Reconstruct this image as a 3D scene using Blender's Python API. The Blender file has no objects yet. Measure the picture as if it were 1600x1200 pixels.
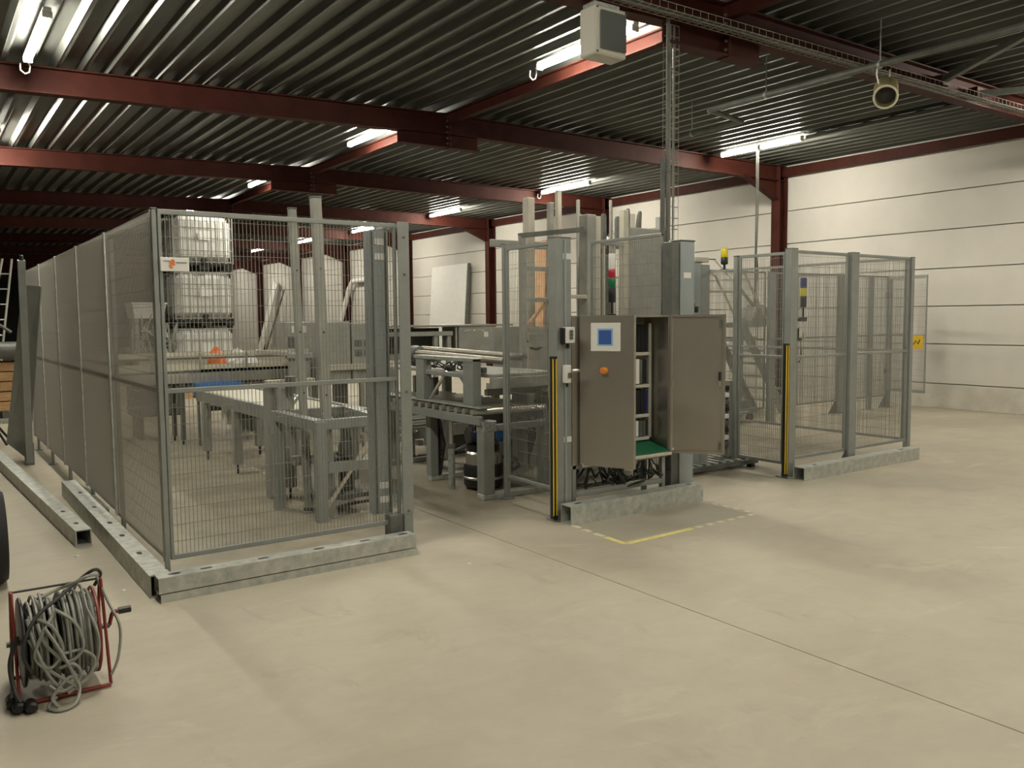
import bpy, math, random
from mathutils import Vector, Matrix
random.seed(7)
S = bpy.context.scene
COL = S.collection
R = math.radians

# ------------------------------------------------------------------ camera, world, exposure
cam_d = bpy.data.cameras.new('camera')
cam = bpy.data.objects.new('camera', cam_d); COL.objects.link(cam)
F_PX, YAW, PITCH, ROLL = 1319.64, R(35.146), R(-4.475), R(-0.528)
fw = Vector((math.sin(YAW)*math.cos(PITCH), math.cos(YAW)*math.cos(PITCH), math.sin(PITCH)))
rt = fw.cross(Vector((0, 0, 1))).normalized(); upv = rt.cross(fw)
r2 = rt*math.cos(ROLL) + upv*math.sin(ROLL); u2 = -rt*math.sin(ROLL) + upv*math.cos(ROLL)
m = Matrix.Identity(4)
for i in range(3):
    m[i][0] = r2[i]; m[i][1] = u2[i]; m[i][2] = -fw[i]
m[0][3], m[1][3], m[2][3] = 0, 0, 1.6
cam.matrix_world = m
cam_d.sensor_fit = 'HORIZONTAL'; cam_d.sensor_width = 36; cam_d.lens = 36*F_PX/1600
cam_d.clip_start = 0.05; cam_d.clip_end = 300
S.camera = cam
w = bpy.data.worlds.new('night'); S.world = w; w.use_nodes = True
w.node_tree.nodes['Background'].inputs[0].default_value = (0.02, 0.021, 0.022, 1)
w.node_tree.nodes['Background'].inputs[1].default_value = 0.3
S.view_settings.view_transform = 'Standard'
S.view_settings.look = 'None'
S.view_settings.gamma = 1
S.view_settings.use_curve_mapping = False
S.view_settings.exposure = 0.0
LAMP = 208.0                                  # radiance of a lit fluorescent diffuser
LAMP_COL = (1.0, 0.94, 0.80)

# ------------------------------------------------------------------ materials
def mat(name, col, rough=.5, metal=0., noise=0., scale=8., bump=0., bscale=40., col2=None, spec=None, stretch=None, detail=4):
    M = bpy.data.materials.new(name); M.use_nodes = True
    N = M.node_tree.nodes; L = M.node_tree.links
    b = N['Principled BSDF']
    b.inputs['Base Color'].default_value = (*col, 1); b.inputs['Roughness'].default_value = rough
    b.inputs['Metallic'].default_value = metal
    if spec is not None: b.inputs['Specular IOR Level'].default_value = spec
    if noise or col2 or bump:
        tc = N.new('ShaderNodeTexCoord'); mp = N.new('ShaderNodeMapping')
        L.new(tc.outputs['Object'], mp.inputs[0])
        if stretch: mp.inputs['Scale'].default_value = stretch
    if noise or col2:
        t = N.new('ShaderNodeTexNoise'); t.inputs['Scale'].default_value = scale; t.inputs['Detail'].default_value = detail
        t.inputs['Roughness'].default_value = .62
        L.new(mp.outputs[0], t.inputs['Vector'])
        r = N.new('ShaderNodeValToRGB'); L.new(t.outputs[0], r.inputs[0])
        c2 = col2 or tuple(min(1, c*(1+noise)) for c in col)
        c1 = col if col2 else tuple(c*(1-noise) for c in col)
        r.color_ramp.elements[0].position = .33; r.color_ramp.elements[1].position = .67
        r.color_ramp.elements[0].color = (*c1, 1); r.color_ramp.elements[1].color = (*c2, 1)
        L.new(r.outputs[0], b.inputs['Base Color'])
    if bump:
        t2 = N.new('ShaderNodeTexNoise'); t2.inputs['Scale'].default_value = bscale; t2.inputs['Detail'].default_value = 5
        L.new(mp.outputs[0], t2.inputs['Vector'])
        bp = N.new('ShaderNodeBump'); bp.inputs['Strength'].default_value = bump; bp.inputs['Distance'].default_value = .01
        L.new(t2.outputs[0], bp.inputs['Height']); L.new(bp.outputs[0], b.inputs['Normal'])
    return M
def emis(name, col, st, base=(.8, .8, .8)):
    M = bpy.data.materials.new(name); M.use_nodes = True
    b = M.node_tree.nodes['Principled BSDF']
    b.inputs['Base Color'].default_value = (*base, 1)
    b.inputs['Emission Color'].default_value = (*col, 1); b.inputs['Emission Strength'].default_value = st
    return M
M = {
 'wall': mat('painted_concrete_panel', (.585, .56, .505), .55, noise=.04, scale=1.2, bump=.06, bscale=60, spec=.3),
 'plinth': mat('plinth_concrete', (.54, .51, .44), .7, noise=.12, scale=3, bump=.2, bscale=30),
 'joint': mat('joint_filler', (.34, .33, .30), .9),
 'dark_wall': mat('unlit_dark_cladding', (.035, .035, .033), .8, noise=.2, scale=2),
 'deck': mat('galvanised_roof_deck', (.10, .106, .096), .36, .5, noise=.25, scale=5, stretch=(3, .25, 3)),
 'red': mat('red_oxide_steel', (.050, .0135, .0092), .6, noise=.22, scale=4, bump=.05, bscale=80, spec=.12),
 'shaft': mat('worn_round_steel', (.33, .31, .26), .35, .7, noise=.15, scale=12),
 'galv': mat('galvanised_steel', (.40, .42, .39), .42, .55, noise=.28, scale=26, bump=.05, bscale=90),
 'galv_old': mat('weathered_galvanised_beam', (.36, .39, .36), .5, .4, scale=14, col2=(.60, .60, .54), bump=.08, bscale=70, detail=8),
 'grey': mat('grey_painted_steel', (.27, .285, .265), .42, .2, noise=.08, scale=6),
 'wire': mat('grey_coated_wire', (.40, .39, .345), .45, .2),
 'wire_dull': mat('dull_grey_wire', (.25, .25, .22), .45, .25),
 'bluegrey': mat('blue_grey_aluminium', (.33, .37, .38), .35, .4, noise=.06, scale=5),
 'greydark': mat('dark_grey_steel', (.13, .135, .12), .5, .3, noise=.18, scale=7),
 'stain': mat('brushed_stainless', (.40, .375, .325), .33, .75, noise=.03, scale=3),
 'steel_bright': mat('bright_steel', (.62, .60, .54), .28, .85, noise=.08, scale=18),
 'machine': mat('machine_grey_paint', (.30, .30, .265), .5, noise=.14, scale=5),
 'beige': mat('machine_beige_sheet', (.50, .47, .39), .4, .1, noise=.1, scale=4),
 'belt': mat('pale_conveyor_belt', (.55, .53, .42), .4, noise=.1, scale=10),
 'white': mat('white_plastic', (.75, .74, .70), .35, noise=.03, scale=5),
 'tank': mat('milky_tank_plastic', (.78, .78, .74), .35, noise=.06, scale=3),
 'black': mat('black_plastic', (.012, .012, .012), .45),
 'rubber': mat('black_rubber', (.012, .012, .012), .7, bump=.1, bscale=120),
 'cable': mat('grey_cable_sheath', (.27, .27, .235), .45, noise=.12, scale=20),
 'hose': mat('dark_hose', (.03, .03, .028), .5),
 'redtube': mat('red_reel_tube', (.22, .032, .022), .45, noise=.2, scale=20),
 'wood': mat('pale_timber', (.46, .27, .12), .65, scale=6, col2=(.62, .40, .20), stretch=(1, 8, 8)),
 'plywood': mat('orange_plywood', (.55, .28, .12), .6, scale=5, col2=(.66, .42, .24)),
 'yellow': mat('safety_yellow', (.72, .48, .03), .45),
 'tape': mat('worn_yellow_tape', (.66, .56, .16), .6, scale=26, col2=(.80, .74, .32)),
 'tape_pale': mat('faded_pale_tape', (.56, .51, .34), .65, scale=30, col2=(.72, .68, .50)),
 'green': mat('green_sheet', (.012, .13, .062), .5, noise=.15, scale=12),
 'red_lens': mat('red_lens', (.42, .02, .035), .25),
 'green_lens': mat('green_lens', (.0, .13, .05), .25),
 'blue_lens': mat('blue_lens', (.012, .02, .22), .25),
 'yellow_lens': mat('yellow_lens', (.72, .62, .02), .25),
 'orange': mat('orange_knob', (.75, .20, .04), .4),
 'blue': mat('blue_sheet', (.05, .19, .50), .4, noise=.15, scale=8),
 'navy': mat('navy_motor_paint', (.012, .02, .10), .4),
 'glass': mat('smoked_window', (.10, .11, .105), .22),
 'screen': emis('lit_touchscreen', (.035, .085, .28), .45, (.01, .015, .03)),
 'screen_edge': mat('pale_blue_screen_edge', (.25, .50, .70), .3),
 'cream': mat('cream_enclosure', (.50, .49, .42), .5),
 'brass': mat('yellowed_metal_can', (.42, .37, .17), .35, .6, noise=.15, scale=10),
 'lamp': emis('lit_fluorescent_diffuser', LAMP_COL, LAMP),
}

def concrete_floor():
    Mt = bpy.data.materials.new('worn_concrete_floor'); Mt.use_nodes = True
    N = Mt.node_tree.nodes; L = Mt.node_tree.links; b = N['Principled BSDF']
    pos = N.new('ShaderNodeNewGeometry').outputs['Position']
    def noise(sc, det, stretch=(1, 1, 1), dist=0.):
        mp = N.new('ShaderNodeMapping'); mp.inputs['Scale'].default_value = stretch
        L.new(pos, mp.inputs[0])
        t = N.new('ShaderNodeTexNoise'); t.inputs['Scale'].default_value = sc; t.inputs['Detail'].default_value = det
        t.inputs['Roughness'].default_value = .65; t.inputs['Distortion'].default_value = dist
        L.new(mp.outputs[0], t.inputs['Vector']); return t.outputs[0]
    def ramp(src, a, bb, ca, cb):
        r = N.new('ShaderNodeValToRGB'); L.new(src, r.inputs[0])
        r.color_ramp.elements[0].position = a; r.color_ramp.elements[1].position = bb
        r.color_ramp.elements[0].color = (*ca, 1); r.color_ramp.elements[1].color = (*cb, 1); return r.outputs[0]
    def mix(f, A, B, mode='MIX'):
        x = N.new('ShaderNodeMix'); x.data_type = 'RGBA'; x.blend_type = mode
        if isinstance(f, float): x.inputs[0].default_value = f
        else: L.new(f, x.inputs[0])
        for s, k in ((A, 6), (B, 7)):
            if isinstance(s, tuple): x.inputs[k].default_value = (*s, 1)
            else: L.new(s, x.inputs[k])
        return x.outputs[2]
    base = ramp(noise(.55, 5), .3, .7, (.435, .40, .315), (.545, .495, .385))
    c = mix(.6, base, ramp(noise(3.2, 8, (1, 1.6, 1), .6), .25, .75, (.80, .79, .77), (1.0, 1.0, 1.0)), 'MULTIPLY')
    c = mix(ramp(noise(1.1, 9, (1.0, 2.2, 1), 1.3), .58, .74, (0, 0, 0), (.55, .55, .55)), c, (.62, .57, .45))
    c = mix(ramp(noise(1.7, 7, (2.3, .9, 1), .9), .60, .76, (0, 0, 0), (.45, .45, .45)), c, (.27, .25, .20))
    c = mix(ramp(noise(.9, 6, (1, 1.3, 1), .8), .52, .70, (0, 0, 0), (.38, .38, .38)), c, (.40, .33, .26))
    c = mix(ramp(noise(34, 3), .70, .76, (0, 0, 0), (.5, .5, .5)), c, (.20, .18, .14))
    # cleaner, greyer rectangle inside the taped-off area, with the beam-side shadow painted in
    sx = N.new('ShaderNodeSeparateXYZ'); L.new(pos, sx.inputs[0])
    def band(o, lo, hi, soft):
        a = N.new('ShaderNodeMapRange'); a.inputs[1].default_value = lo-soft; a.inputs[2].default_value = lo+soft; L.new(sx.outputs[o], a.inputs[0])
        d = N.new('ShaderNodeMapRange'); d.inputs[1].default_value = hi-soft; d.inputs[2].default_value = hi+soft
        d.inputs[3].default_value = 1; d.inputs[4].default_value = 0; L.new(sx.outputs[o], d.inputs[0])
        p = N.new('ShaderNodeMath'); p.operation = 'MULTIPLY'; L.new(a.outputs[0], p.inputs[0]); L.new(d.outputs[0], p.inputs[1]); return p.outputs[0]
    def mul(a, bb):
        p = N.new('ShaderNodeMath'); p.operation = 'MULTIPLY'; L.new(a, p.inputs[0])
        if isinstance(bb, float): p.inputs[1].default_value = bb
        else: L.new(bb, p.inputs[1])
        return p.outputs[0]
    c = mix(mul(mul(band(0, 4.05, 5.45, .02), band(1, 4.4, 5.0, .02)), .55), c, (.27, .255, .20))
    grime_shade = mul(mul(band(0, 1.2, 9.4, .5), band(1, 5.45, 15.0, .35)), .78)  # dirt under the machines, deepened to paint their shade into the floor colour
    c = mix(mul(grime_shade, ramp(noise(2.3, 6), .3, .62, (.5, .5, .5), (1, 1, 1))), c, (.175, .15, .105))
    L.new(c, b.inputs['Base Color'])
    rr = N.new('ShaderNodeMapRange'); L.new(noise(2.0, 6), rr.inputs[0])
    rr.inputs[3].default_value = .42; rr.inputs[4].default_value = .72; L.new(rr.outputs[0], b.inputs['Roughness'])
    b.inputs['Specular IOR Level'].default_value = .35
    bp = N.new('ShaderNodeBump'); bp.inputs['Strength'].default_value = .08; bp.inputs['Distance'].default_value = .01
    L.new(noise(45, 5), bp.inputs['Height']); L.new(bp.outputs[0], b.inputs['Normal'])
    return Mt
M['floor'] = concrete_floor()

# ------------------------------------------------------------------ mesh helpers
class MB:
    def __init__(s): s.v = []; s.f = []
    def add(s, vs, fs):
        o = len(s.v); s.v += [tuple(x) for x in vs]; s.f += [tuple(i+o for i in q) for q in fs]; return s
    def box(s, x0, y0, z0, x1, y1, z1, c=0.):
        if x0 > x1: x0, x1 = x1, x0
        if y0 > y1: y0, y1 = y1, y0
        if z0 > z1: z0, z1 = z1, z0
        c = min(c, .3*min(x1-x0, y1-y0, z1-z0))
        if c <= 0:
            return s.add([(x0,y0,z0),(x1,y0,z0),(x1,y1,z0),(x0,y1,z0),(x0,y0,z1),(x1,y0,z1),(x1,y1,z1),(x0,y1,z1)],
                         [(3,2,1,0),(4,5,6,7),(0,1,5,4),(1,2,6,5),(2,3,7,6),(3,0,4,7)])
        P = ((x0, x1), (y0, y1), (z0, z1)); vs = []; idx = {}
        for i in (0, 1):
            for j in (0, 1):
                for k in (0, 1):
                    b = (i, j, k)
                    for ax in range(3):
                        p = [P[a][b[a]] + (0 if a == ax else (c if b[a] == 0 else -c)) for a in range(3)]
                        idx[b, ax] = len(vs); vs.append(p)
        fs = []
        for ax in range(3):
            a, d = [q for q in range(3) if q != ax]
            for sd in (0, 1):
                q = []
                for (u, t) in ((0, 0), (1, 0), (1, 1), (0, 1)):
                    b = [0]*3; b[ax] = sd; b[a] = u; b[d] = t; q.append(idx[tuple(b), ax])
                fs.append(q)
            for u in (0, 1):
                for t in (0, 1):
                    q0 = [0]*3; q0[a] = u; q0[d] = t; q1 = q0[:]; q1[ax] = 1
                    fs.append([idx[tuple(q0), a], idx[tuple(q1), a], idx[tuple(q1), d], idx[tuple(q0), d]])
        for i in (0, 1):
            for j in (0, 1):
                for k in (0, 1): fs.append([idx[(i, j, k), a] for a in range(3)])
        return s.add(vs, fs)
    def _frame(s, p, q, up):
        d = (q-p).normalized(); up = Vector(up)
        if abs(d.dot(up)) > .97: up = Vector((0, 1, 0)) if abs(d.y) < .9 else Vector((1, 0, 0))
        a = d.cross(up).normalized(); b = a.cross(d).normalized(); return a, b
    def bar(s, p, q, w, h, up=(0, 0, 1), caps=True):
        p, q = Vector(p), Vector(q); a, b = s._frame(p, q, up); a *= w/2; b *= h/2
        vs = [p-a-b, p+a-b, p+a+b, p-a+b, q-a-b, q+a-b, q+a+b, q-a+b]
        fs = [(0,1,5,4),(1,2,6,5),(2,3,7,6),(3,0,4,7)] + ([(3,2,1,0),(4,5,6,7)] if caps else [])
        return s.add(vs, fs)
    def rhs(s, p, q, w, h, t=.008, up=(0, 0, 1)):              # open-ended hollow section
        p, q = Vector(p), Vector(q); a, b = s._frame(p, q, up); vs = []
        for e in (p, q):
            for (W, H) in ((w/2, h/2), (w/2-t, h/2-t)):
                vs += [e-a*W-b*H, e+a*W-b*H, e+a*W+b*H, e-a*W+b*H]
        fs = []
        for i in range(4):
            j = (i+1) % 4
            fs += [(i, j, 8+j, 8+i), (4+j, 4+i, 12+i, 12+j), (j, i, 4+i, 4+j), (8+i, 8+j, 12+j, 12+i)]
        return s.add(vs, fs)
    def tube(s, p, q, r, n=10, r1=None, cap=True):
        p, q = Vector(p), Vector(q); a, b = s._frame(p, q, (0, 0, 1)); r1 = r if r1 is None else r1; vs = []
        for e, rr in ((p, r), (q, r1)):
            vs += [e + a*rr*math.cos(2*math.pi*i/n) + b*rr*math.sin(2*math.pi*i/n) for i in range(n)]
        fs = [(i, (i+1) % n, n+(i+1) % n, n+i) for i in range(n)]
        if cap: fs += [tuple(range(n-1, -1, -1)), tuple(range(n, 2*n))]
        return s.add(vs, fs)
    def path(s, pts, r, n=6, closed=False):
        P = [Vector(p) for p in pts]; k = len(P); vs = []; prev = None
        for i in range(k):
            d = (P[(i+1) % k]-P[i-1]) if closed or 0 < i < k-1 else (P[1]-P[0] if i == 0 else P[-1]-P[-2])
            d.normalize()
            if prev is None:
                a = d.cross(Vector((0, 0, 1)));
                if a.length < .1: a = d.cross(Vector((0, 1, 0)))
            else: a = prev - d*prev.dot(d)
            a.normalize(); prev = a; b = d.cross(a)
            vs += [P[i] + a*r*math.cos(2*math.pi*j/n) + b*r*math.sin(2*math.pi*j/n) for j in range(n)]
        fs = []
        for i in range(k if closed else k-1):
            i2 = (i+1) % k
            fs += [(i*n+j, i*n+(j+1) % n, i2*n+(j+1) % n, i2*n+j) for j in range(n)]
        if not closed: fs += [tuple(range(n-1, -1, -1)), tuple((k-1)*n+j for j in range(n))]
        return s.add(vs, fs)
    def lathe(s, c, prof, n=20, axis='z'):
        vs = []
        for r, z in prof:
            for i in range(n):
                a = 2*math.pi*i/n; x, y = r*math.cos(a), r*math.sin(a)
                p = {'z': (x, y, z), 'x': (z, x, y), 'y': (x, z, y)}[axis]
                vs.append((c[0]+p[0], c[1]+p[1], c[2]+p[2]))
        k = len(prof)
        fs = [(i*n+j, i*n+(j+1) % n, (i+1)*n+(j+1) % n, (i+1)*n+j) for i in range(k-1) for j in range(n)]
        fs += [tuple(range(n-1, -1, -1)), tuple((k-1)*n+j for j in range(n))]
        return s.add(vs, fs)
    def prism(s, poly, axis, a0, a1):                          # polygon in the two other axes, extruded along axis
        def P(u, v, a): return {'x': (a, u, v), 'y': (u, a, v), 'z': (u, v, a)}[axis]
        n = len(poly)
        vs = [P(u, v, a0) for u, v in poly] + [P(u, v, a1) for u, v in poly]
        return s.add(vs, [tuple(range(n-1, -1, -1)), tuple(range(n, 2*n))] + [(i, (i+1) % n, n+(i+1) % n, n+i) for i in range(n)])
    def ibeam(s, p, q, h, b, tf=.016, tw=.012, up=(0, 0, 1)):
        p, q = Vector(p), Vector(q); a, u = s._frame(p, q, up)
        prof = [(-b/2,-h/2),(b/2,-h/2),(b/2,-h/2+tf),(tw/2,-h/2+tf),(tw/2,h/2-tf),(b/2,h/2-tf),(b/2,h/2),(-b/2,h/2),(-b/2,h/2-tf),(-tw/2,h/2-tf),(-tw/2,-h/2+tf),(-b/2,-h/2+tf)]
        vs = [p+a*x+u*z for x, z in prof] + [q+a*x+u*z for x, z in prof]
        return s.add(vs, [tuple(range(11, -1, -1)), tuple(range(12, 24))] + [(i, (i+1) % 12, 12+(i+1) % 12, 12+i) for i in range(12)])
    def mesh(s, name, m, smooth=False, off=(0, 0, 0)):
        me = bpy.data.meshes.new(name)
        me.from_pydata([(x-off[0], y-off[1], z-off[2]) for x, y, z in s.v], [], s.f)
        me.materials.append(M[m] if isinstance(m, str) else m)
        if smooth:
            me.polygons.foreach_set('use_smooth', [True]*len(me.polygons))
            me.set_sharp_from_angle(angle=R(35))
        import bmesh
        bm = bmesh.new(); bm.from_mesh(me); bmesh.ops.recalc_face_normals(bm, faces=bm.faces[:]); bm.to_mesh(me); bm.free()
        me.update(); return me
    def build(s, name, m, parent=None, world=True, smooth=False, **tags):
        off = Vector((0, 0, 0))
        if parent is not None:
            if world:
                o = parent
                while o: off += Vector(o.location); o = o.parent
        else:
            xs, ys, zs = zip(*s.v); off = Vector(((min(xs)+max(xs))/2, (min(ys)+max(ys))/2, min(zs)))
        ob = bpy.data.objects.new(name, s.mesh(name, m, smooth, off)); COL.objects.link(ob)
        if parent is not None: ob.parent = parent
        else: ob.location = off
        for k, v in tags.items(): ob[k] = v
        return ob
def thing(name, label, cat, loc=(0, 0, 0), rz=0., group=None):
    o = bpy.data.objects.new(name, None); COL.objects.link(o); o.empty_display_size = .1
    o.location = loc; o.rotation_euler = (0, 0, rz); o['label'] = label; o['category'] = cat
    if group: o['group'] = group
    return o
def structure(name, loc=(0, 0, 0)):
    o = bpy.data.objects.new(name, None); COL.objects.link(o); o.location = loc; o['kind'] = 'structure'; return o
def BX(*a): return MB().box(*a)
def link_copy(src, parent, loc=(0, 0, 0)):
    c = src.copy(); COL.objects.link(c); c.parent = parent; c.location = loc; return c

# ------------------------------------------------------------------ the setting
RIDGE, Y0, Y1 = 6.45, -8.0, 57.0
WALLX = 14.2
def deck_z(x): return 4.56 - (.030*(RIDGE-x) if x < RIDGE else .004*(x-RIDGE))

f = MB(); prof = [(-6, 0), (3.376, 0), (3.376, -.012), (3.384, -.012), (3.384, 0), (WALLX+.1, 0)]
f.add([(x, Y0, z) for x, z in prof] + [(x, Y1, z) for x, z in prof], [(i, i+1, 7+i, 6+i) for i in range(5)])
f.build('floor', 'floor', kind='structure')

def deck():
    b = MB(); pitch = .265; prof = []
    x = -6.0
    while x < WALLX + .1:
        for dx, dz in ((0, 0), (.042, 0), (.085, .075), (.220, .075), (.262, .003)):
            prof.append((x+dx, deck_z(x)+dz))
        x += pitch
    n = len(prof)
    b.add([(x, Y0, z) for x, z in prof] + [(x, Y1, z) for x, z in prof], [(i, i+1, n+i+1, n+i) for i in range(n-1)])
    o = b.build('ceiling', 'deck', kind='structure'); return o
deck()

FR = [5.61 + 5.14*k for k in range(10)]          # steel frames
FR_ALL = [FR[0]-10.28, FR[0]-5.14] + FR
# right wall: courses of concrete panels between the columns
wr = structure('wall_right', (WALLX, 0, 0))
BX(WALLX+.06, Y0, 0, WALLX+.2, Y1, 4.8).build('backing', 'joint', wr)
zs = [.0, .417, 1.09, 1.73, 2.365, 3.01, 3.65, 4.30, 4.62]
pm = {}
for i in range(len(FR_ALL)):
    ya = FR_ALL[i]; yb = FR_ALL[i+1] if i+1 < len(FR_ALL) else Y1
    for k in range(8):
        key = (k, round(yb-ya, 2))
        if key not in pm:
            pm[key] = MB().box(0, .006, zs[k]+(0 if k == 0 else .007), .08, yb-ya-.006, zs[k+1]-.007, .006).mesh('panel', 'plinth' if k == 0 else 'wall')
        o = bpy.data.objects.new('panel', pm[key]); COL.objects.link(o); o.parent = wr; o.location = (-.012 if k == 0 else 0, ya, 0)
BX(-6.2, Y0-.2, 0, -6, Y1, 4.7).build('wall_left', 'dark_wall', kind='structure')
BX(-6.2, Y1, 0, WALLX+.2, Y1+.2, 4.9).build('wall_back', 'dark_wall', kind='structure')
BX(-6.2, Y0-.2, 0, WALLX+.2, Y0, 4.9).build('wall_front', 'wall', kind='structure')

# steel frames
ordn = ['above the tall control cabinet and the cable tray', 'whose column stands behind the blue and yellow beacon', 'third in line from the cable tray',
        'fourth in line from the cable tray', 'fifth in line from the cable tray', 'sixth in line from the cable tray', 'seventh in line from the cable tray',
        'eighth in line from the cable tray', 'ninth in line from the cable tray', 'tenth in line, furthest into the dark hall']
bolt0 = None
for k, y in enumerate(FR):
    t = thing('steel_portal', 'dark red steel roof frame '+ordn[k], 'steel frame', (RIDGE, y, 0), group='red steel frames under the roof')
    zb = deck_z(RIDGE)
    MB().ibeam((-5.95, y, deck_z(-6)-.16), (RIDGE, y, zb-.16), .29, .16).build('rafter', 'red', t)
    MB().ibeam((RIDGE, y, zb-.16), (WALLX-.02, y, deck_z(WALLX)-.16), .29, .16).build('rafter', 'red', t)
    p = MB()
    for x0, x1 in ((RIDGE-.80, RIDGE-.012), (RIDGE+.012, RIDGE+.52)):
        p.box(x0, y-.012, 4.07, x1, y+.012, zb-.16); p.box(x0, y-.08, 4.06, x1, y+.08, 4.076)
    p.build('apex_haunch', 'red', t)
    pl = MB().box(RIDGE-.012, y-.085, 4.05, RIDGE+.012, y+.085, zb-.02).build('end_plate', 'red', t)
    if k < 4:
        for j, z in enumerate((4.12, 4.2, 4.28, 4.36, 4.44)):
            if bolt0 is None:
                bolt0 = MB().tube((-.035, 0, 0), (.035, 0, 0), .014, 6).build('bolt', 'greydark', pl, world=False)
                bolt0.location = (0, -.055, z)
            else: link_copy(bolt0, pl, (0, -.055, z))
    MB().ibeam((WALLX-.14, y, 0), (WALLX-.14, y, 4.50), .24, .20, up=(1, 0, 0)).build('column', 'red', t)
    h = MB().prism([(WALLX-1.25, 4.27), (WALLX-.26, 3.86), (WALLX-.26, 4.27)], 'y', y-.01, y+.01)
    h.bar((WALLX-1.25, y, 4.265), (WALLX-.26, y, 3.86), .16, .014); h.build('knee_haunch', 'red', t)
BX(WALLX-.10, Y0, 4.31, WALLX-.02, Y1, 4.49).build('trim_1', 'red', kind='structure')           # eaves rail along the wall head
rb = MB(); rb.ibeam((RIDGE, Y0, 4.475), (RIDGE, Y1, 4.475), .15, .10); rb.build('trim_2', 'red', kind='structure')   # ridge purlin

# ------------------------------------------------------------------ lamps
def lamp(x, yc, label, ln=1.62, lead=False, two=False):
    z = deck_z(x) - .02
    t = thing('ceiling_light', label, 'lamp', (x, yc, z), group='fluorescent lamps under the roof deck')
    MB().box(x-.035, yc-ln/2, z-.035, x+.035, yc+ln/2, z, .006).build('housing', 'white', t)
    segs = [(-ln/2+.02, ln/2-.02)] if not two else [(-ln/2+.02, -.03), (.03, ln/2-.02)]
    for a, b in segs:
        d = MB(); n = 8; vs = []
        for yy in (yc+a, yc+b):
            vs += [(x+.042*math.cos(R(180+20*0)+math.pi*i/(n-1)), yy, z-.038+.052*math.sin(math.pi+math.pi*i/(n-1))) for i in range(n)]
        d.add(vs, [(i, i+1, n+i+1, n+i) for i in range(n-1)] + [tuple(range(n)), tuple(range(n, 2*n)), (0, n, 2*n-1, n-1)])
        d.build('diffuser', 'lamp', t, smooth=False)
        for yy in (yc+a, yc+b): BX(x-.044, yy-.012, z-.092, x+.044, yy+.012, z-.03, .006).build('end_cap', 'white', t)
    if lead:
        y0 = yc+ln/2
        MB().path([(x, y0, z-.03), (x, y0+.05, z-.05), (x+.03, y0+.08, z-.10), (x+.02, y0+.09, z-.16), (x-.02, y0+.09, z-.18), (x-.06, y0+.09, z-.15), (x-.06, y0+.08, z-.08)], .008, 6).build('supply_lead', 'white', t)
OUT = 'fluorescent roof lamp over the open floor, out of the picture'
for y in (4.55, -.6): lamp(1.1, y, OUT)
for y in (1.9, -3.2): lamp(6.05, y, OUT)
for y in (4.35, -.8): lamp(11.95, y, OUT)
lamp(1.1, 9.45, 'fluorescent lamp above the mesh fence with a white wire loop at its end', lead=True)
lamp(1.1, 14.95, 'fluorescent lamp cut by the picture edge behind the first red rafter')
lamp(6.02, 7.15, 'fluorescent lamp behind the hanging breaker box, beside the red ridge beam', lead=True)
lamp(6.02, 12.35, 'fluorescent lamp glowing under the second apex, second of the ridge row')
lamp(6.02, 17.45, 'fluorescent lamp third of the ridge row, above the first machine cage')
lamp(6.02, 22.5, 'fluorescent lamp last of the ridge row, just over the tank stack')
lamp(11.95, 9.55, 'twin fluorescent lamp under the yellowed can, over the rear cage', two=True, ln=1.7)
lamp(11.95, 14.85, 'bright fluorescent lamp above the tall palletiser posts', lead=True, ln=1.7)
lamp(11.95, 20.05, 'fluorescent lamp above the white board leaning on the wall')
lamp(11.9, 25.1, 'fluorescent lamp fourth of the wall row, seen through the mesh corner')
lamp(11.8, 29.8, 'fluorescent lamp fifth of the wall row, seen behind the tall steel posts')
for y in (39.6, 44.8): lamp(11.6, y, 'fluorescent roof lamp far down the hall, hidden behind the caged tanks')
lamp(11.6, 34.4, 'fluorescent lamp last and smallest of the wall row, seen through the mesh')

# ------------------------------------------------------------------ safety fences
def fence_panel(label, p0, p1, z0=.18, z1=2.24, zm=1.19, st=.02, fm='grey', sm=None, behind=False, wm='wire_dull', name='mesh_fence', fr=.03, pv=.0235, ph=.1, rw=.0016, group=None):
    a, b = Vector((*p0, 0)), Vector((*p1, 0)); ln = (b-a).length; ang = math.atan2(b.y-a.y, b.x-a.x)
    t = thing(name, label, 'fence', a, ang, group)
    MBf = lambda *q: MB().box(*q)
    ry0, ry1 = (-.020, -.003) if behind else (-.012, .012)
    MBf(0, ry0, z1-fr, ln, ry1, z1, .003).build('rail', fm, t, world=False)
    MBf(0, ry0, z0, ln, ry1, z0+fr, .003).build('rail', fm, t, world=False)
    if zm: MBf(0, ry0, zm-.014, ln, ry1, zm+.014, .003).build('rail', fm, t, world=False)
    for x in (0, ln-st): MBf(x, -.013, z0, x+st, .013, z1, .003).build('stile', sm or fm, t, world=False)
    g = MB(); n = int((ln-.04)/pv)
    for i in range(n+1):
        x = .02+(ln-.04)*i/n; g.bar((x, 0, z0+.01), (x, 0, z1-.01), rw*2, rw*2, caps=False)
    n = int((z1-z0)/ph)
    for i in range(1, n+1):
        z = z1 - ph*(i-.45)
        if z > z0+.02: g.bar((.01, -.003 if behind else .003, z), (ln-.01, -.003 if behind else .003, z), rw*1.8, rw*1.8, caps=False)
    g.build('wire_mesh', wm, t, world=False, kind='stuff')
    return t
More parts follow.
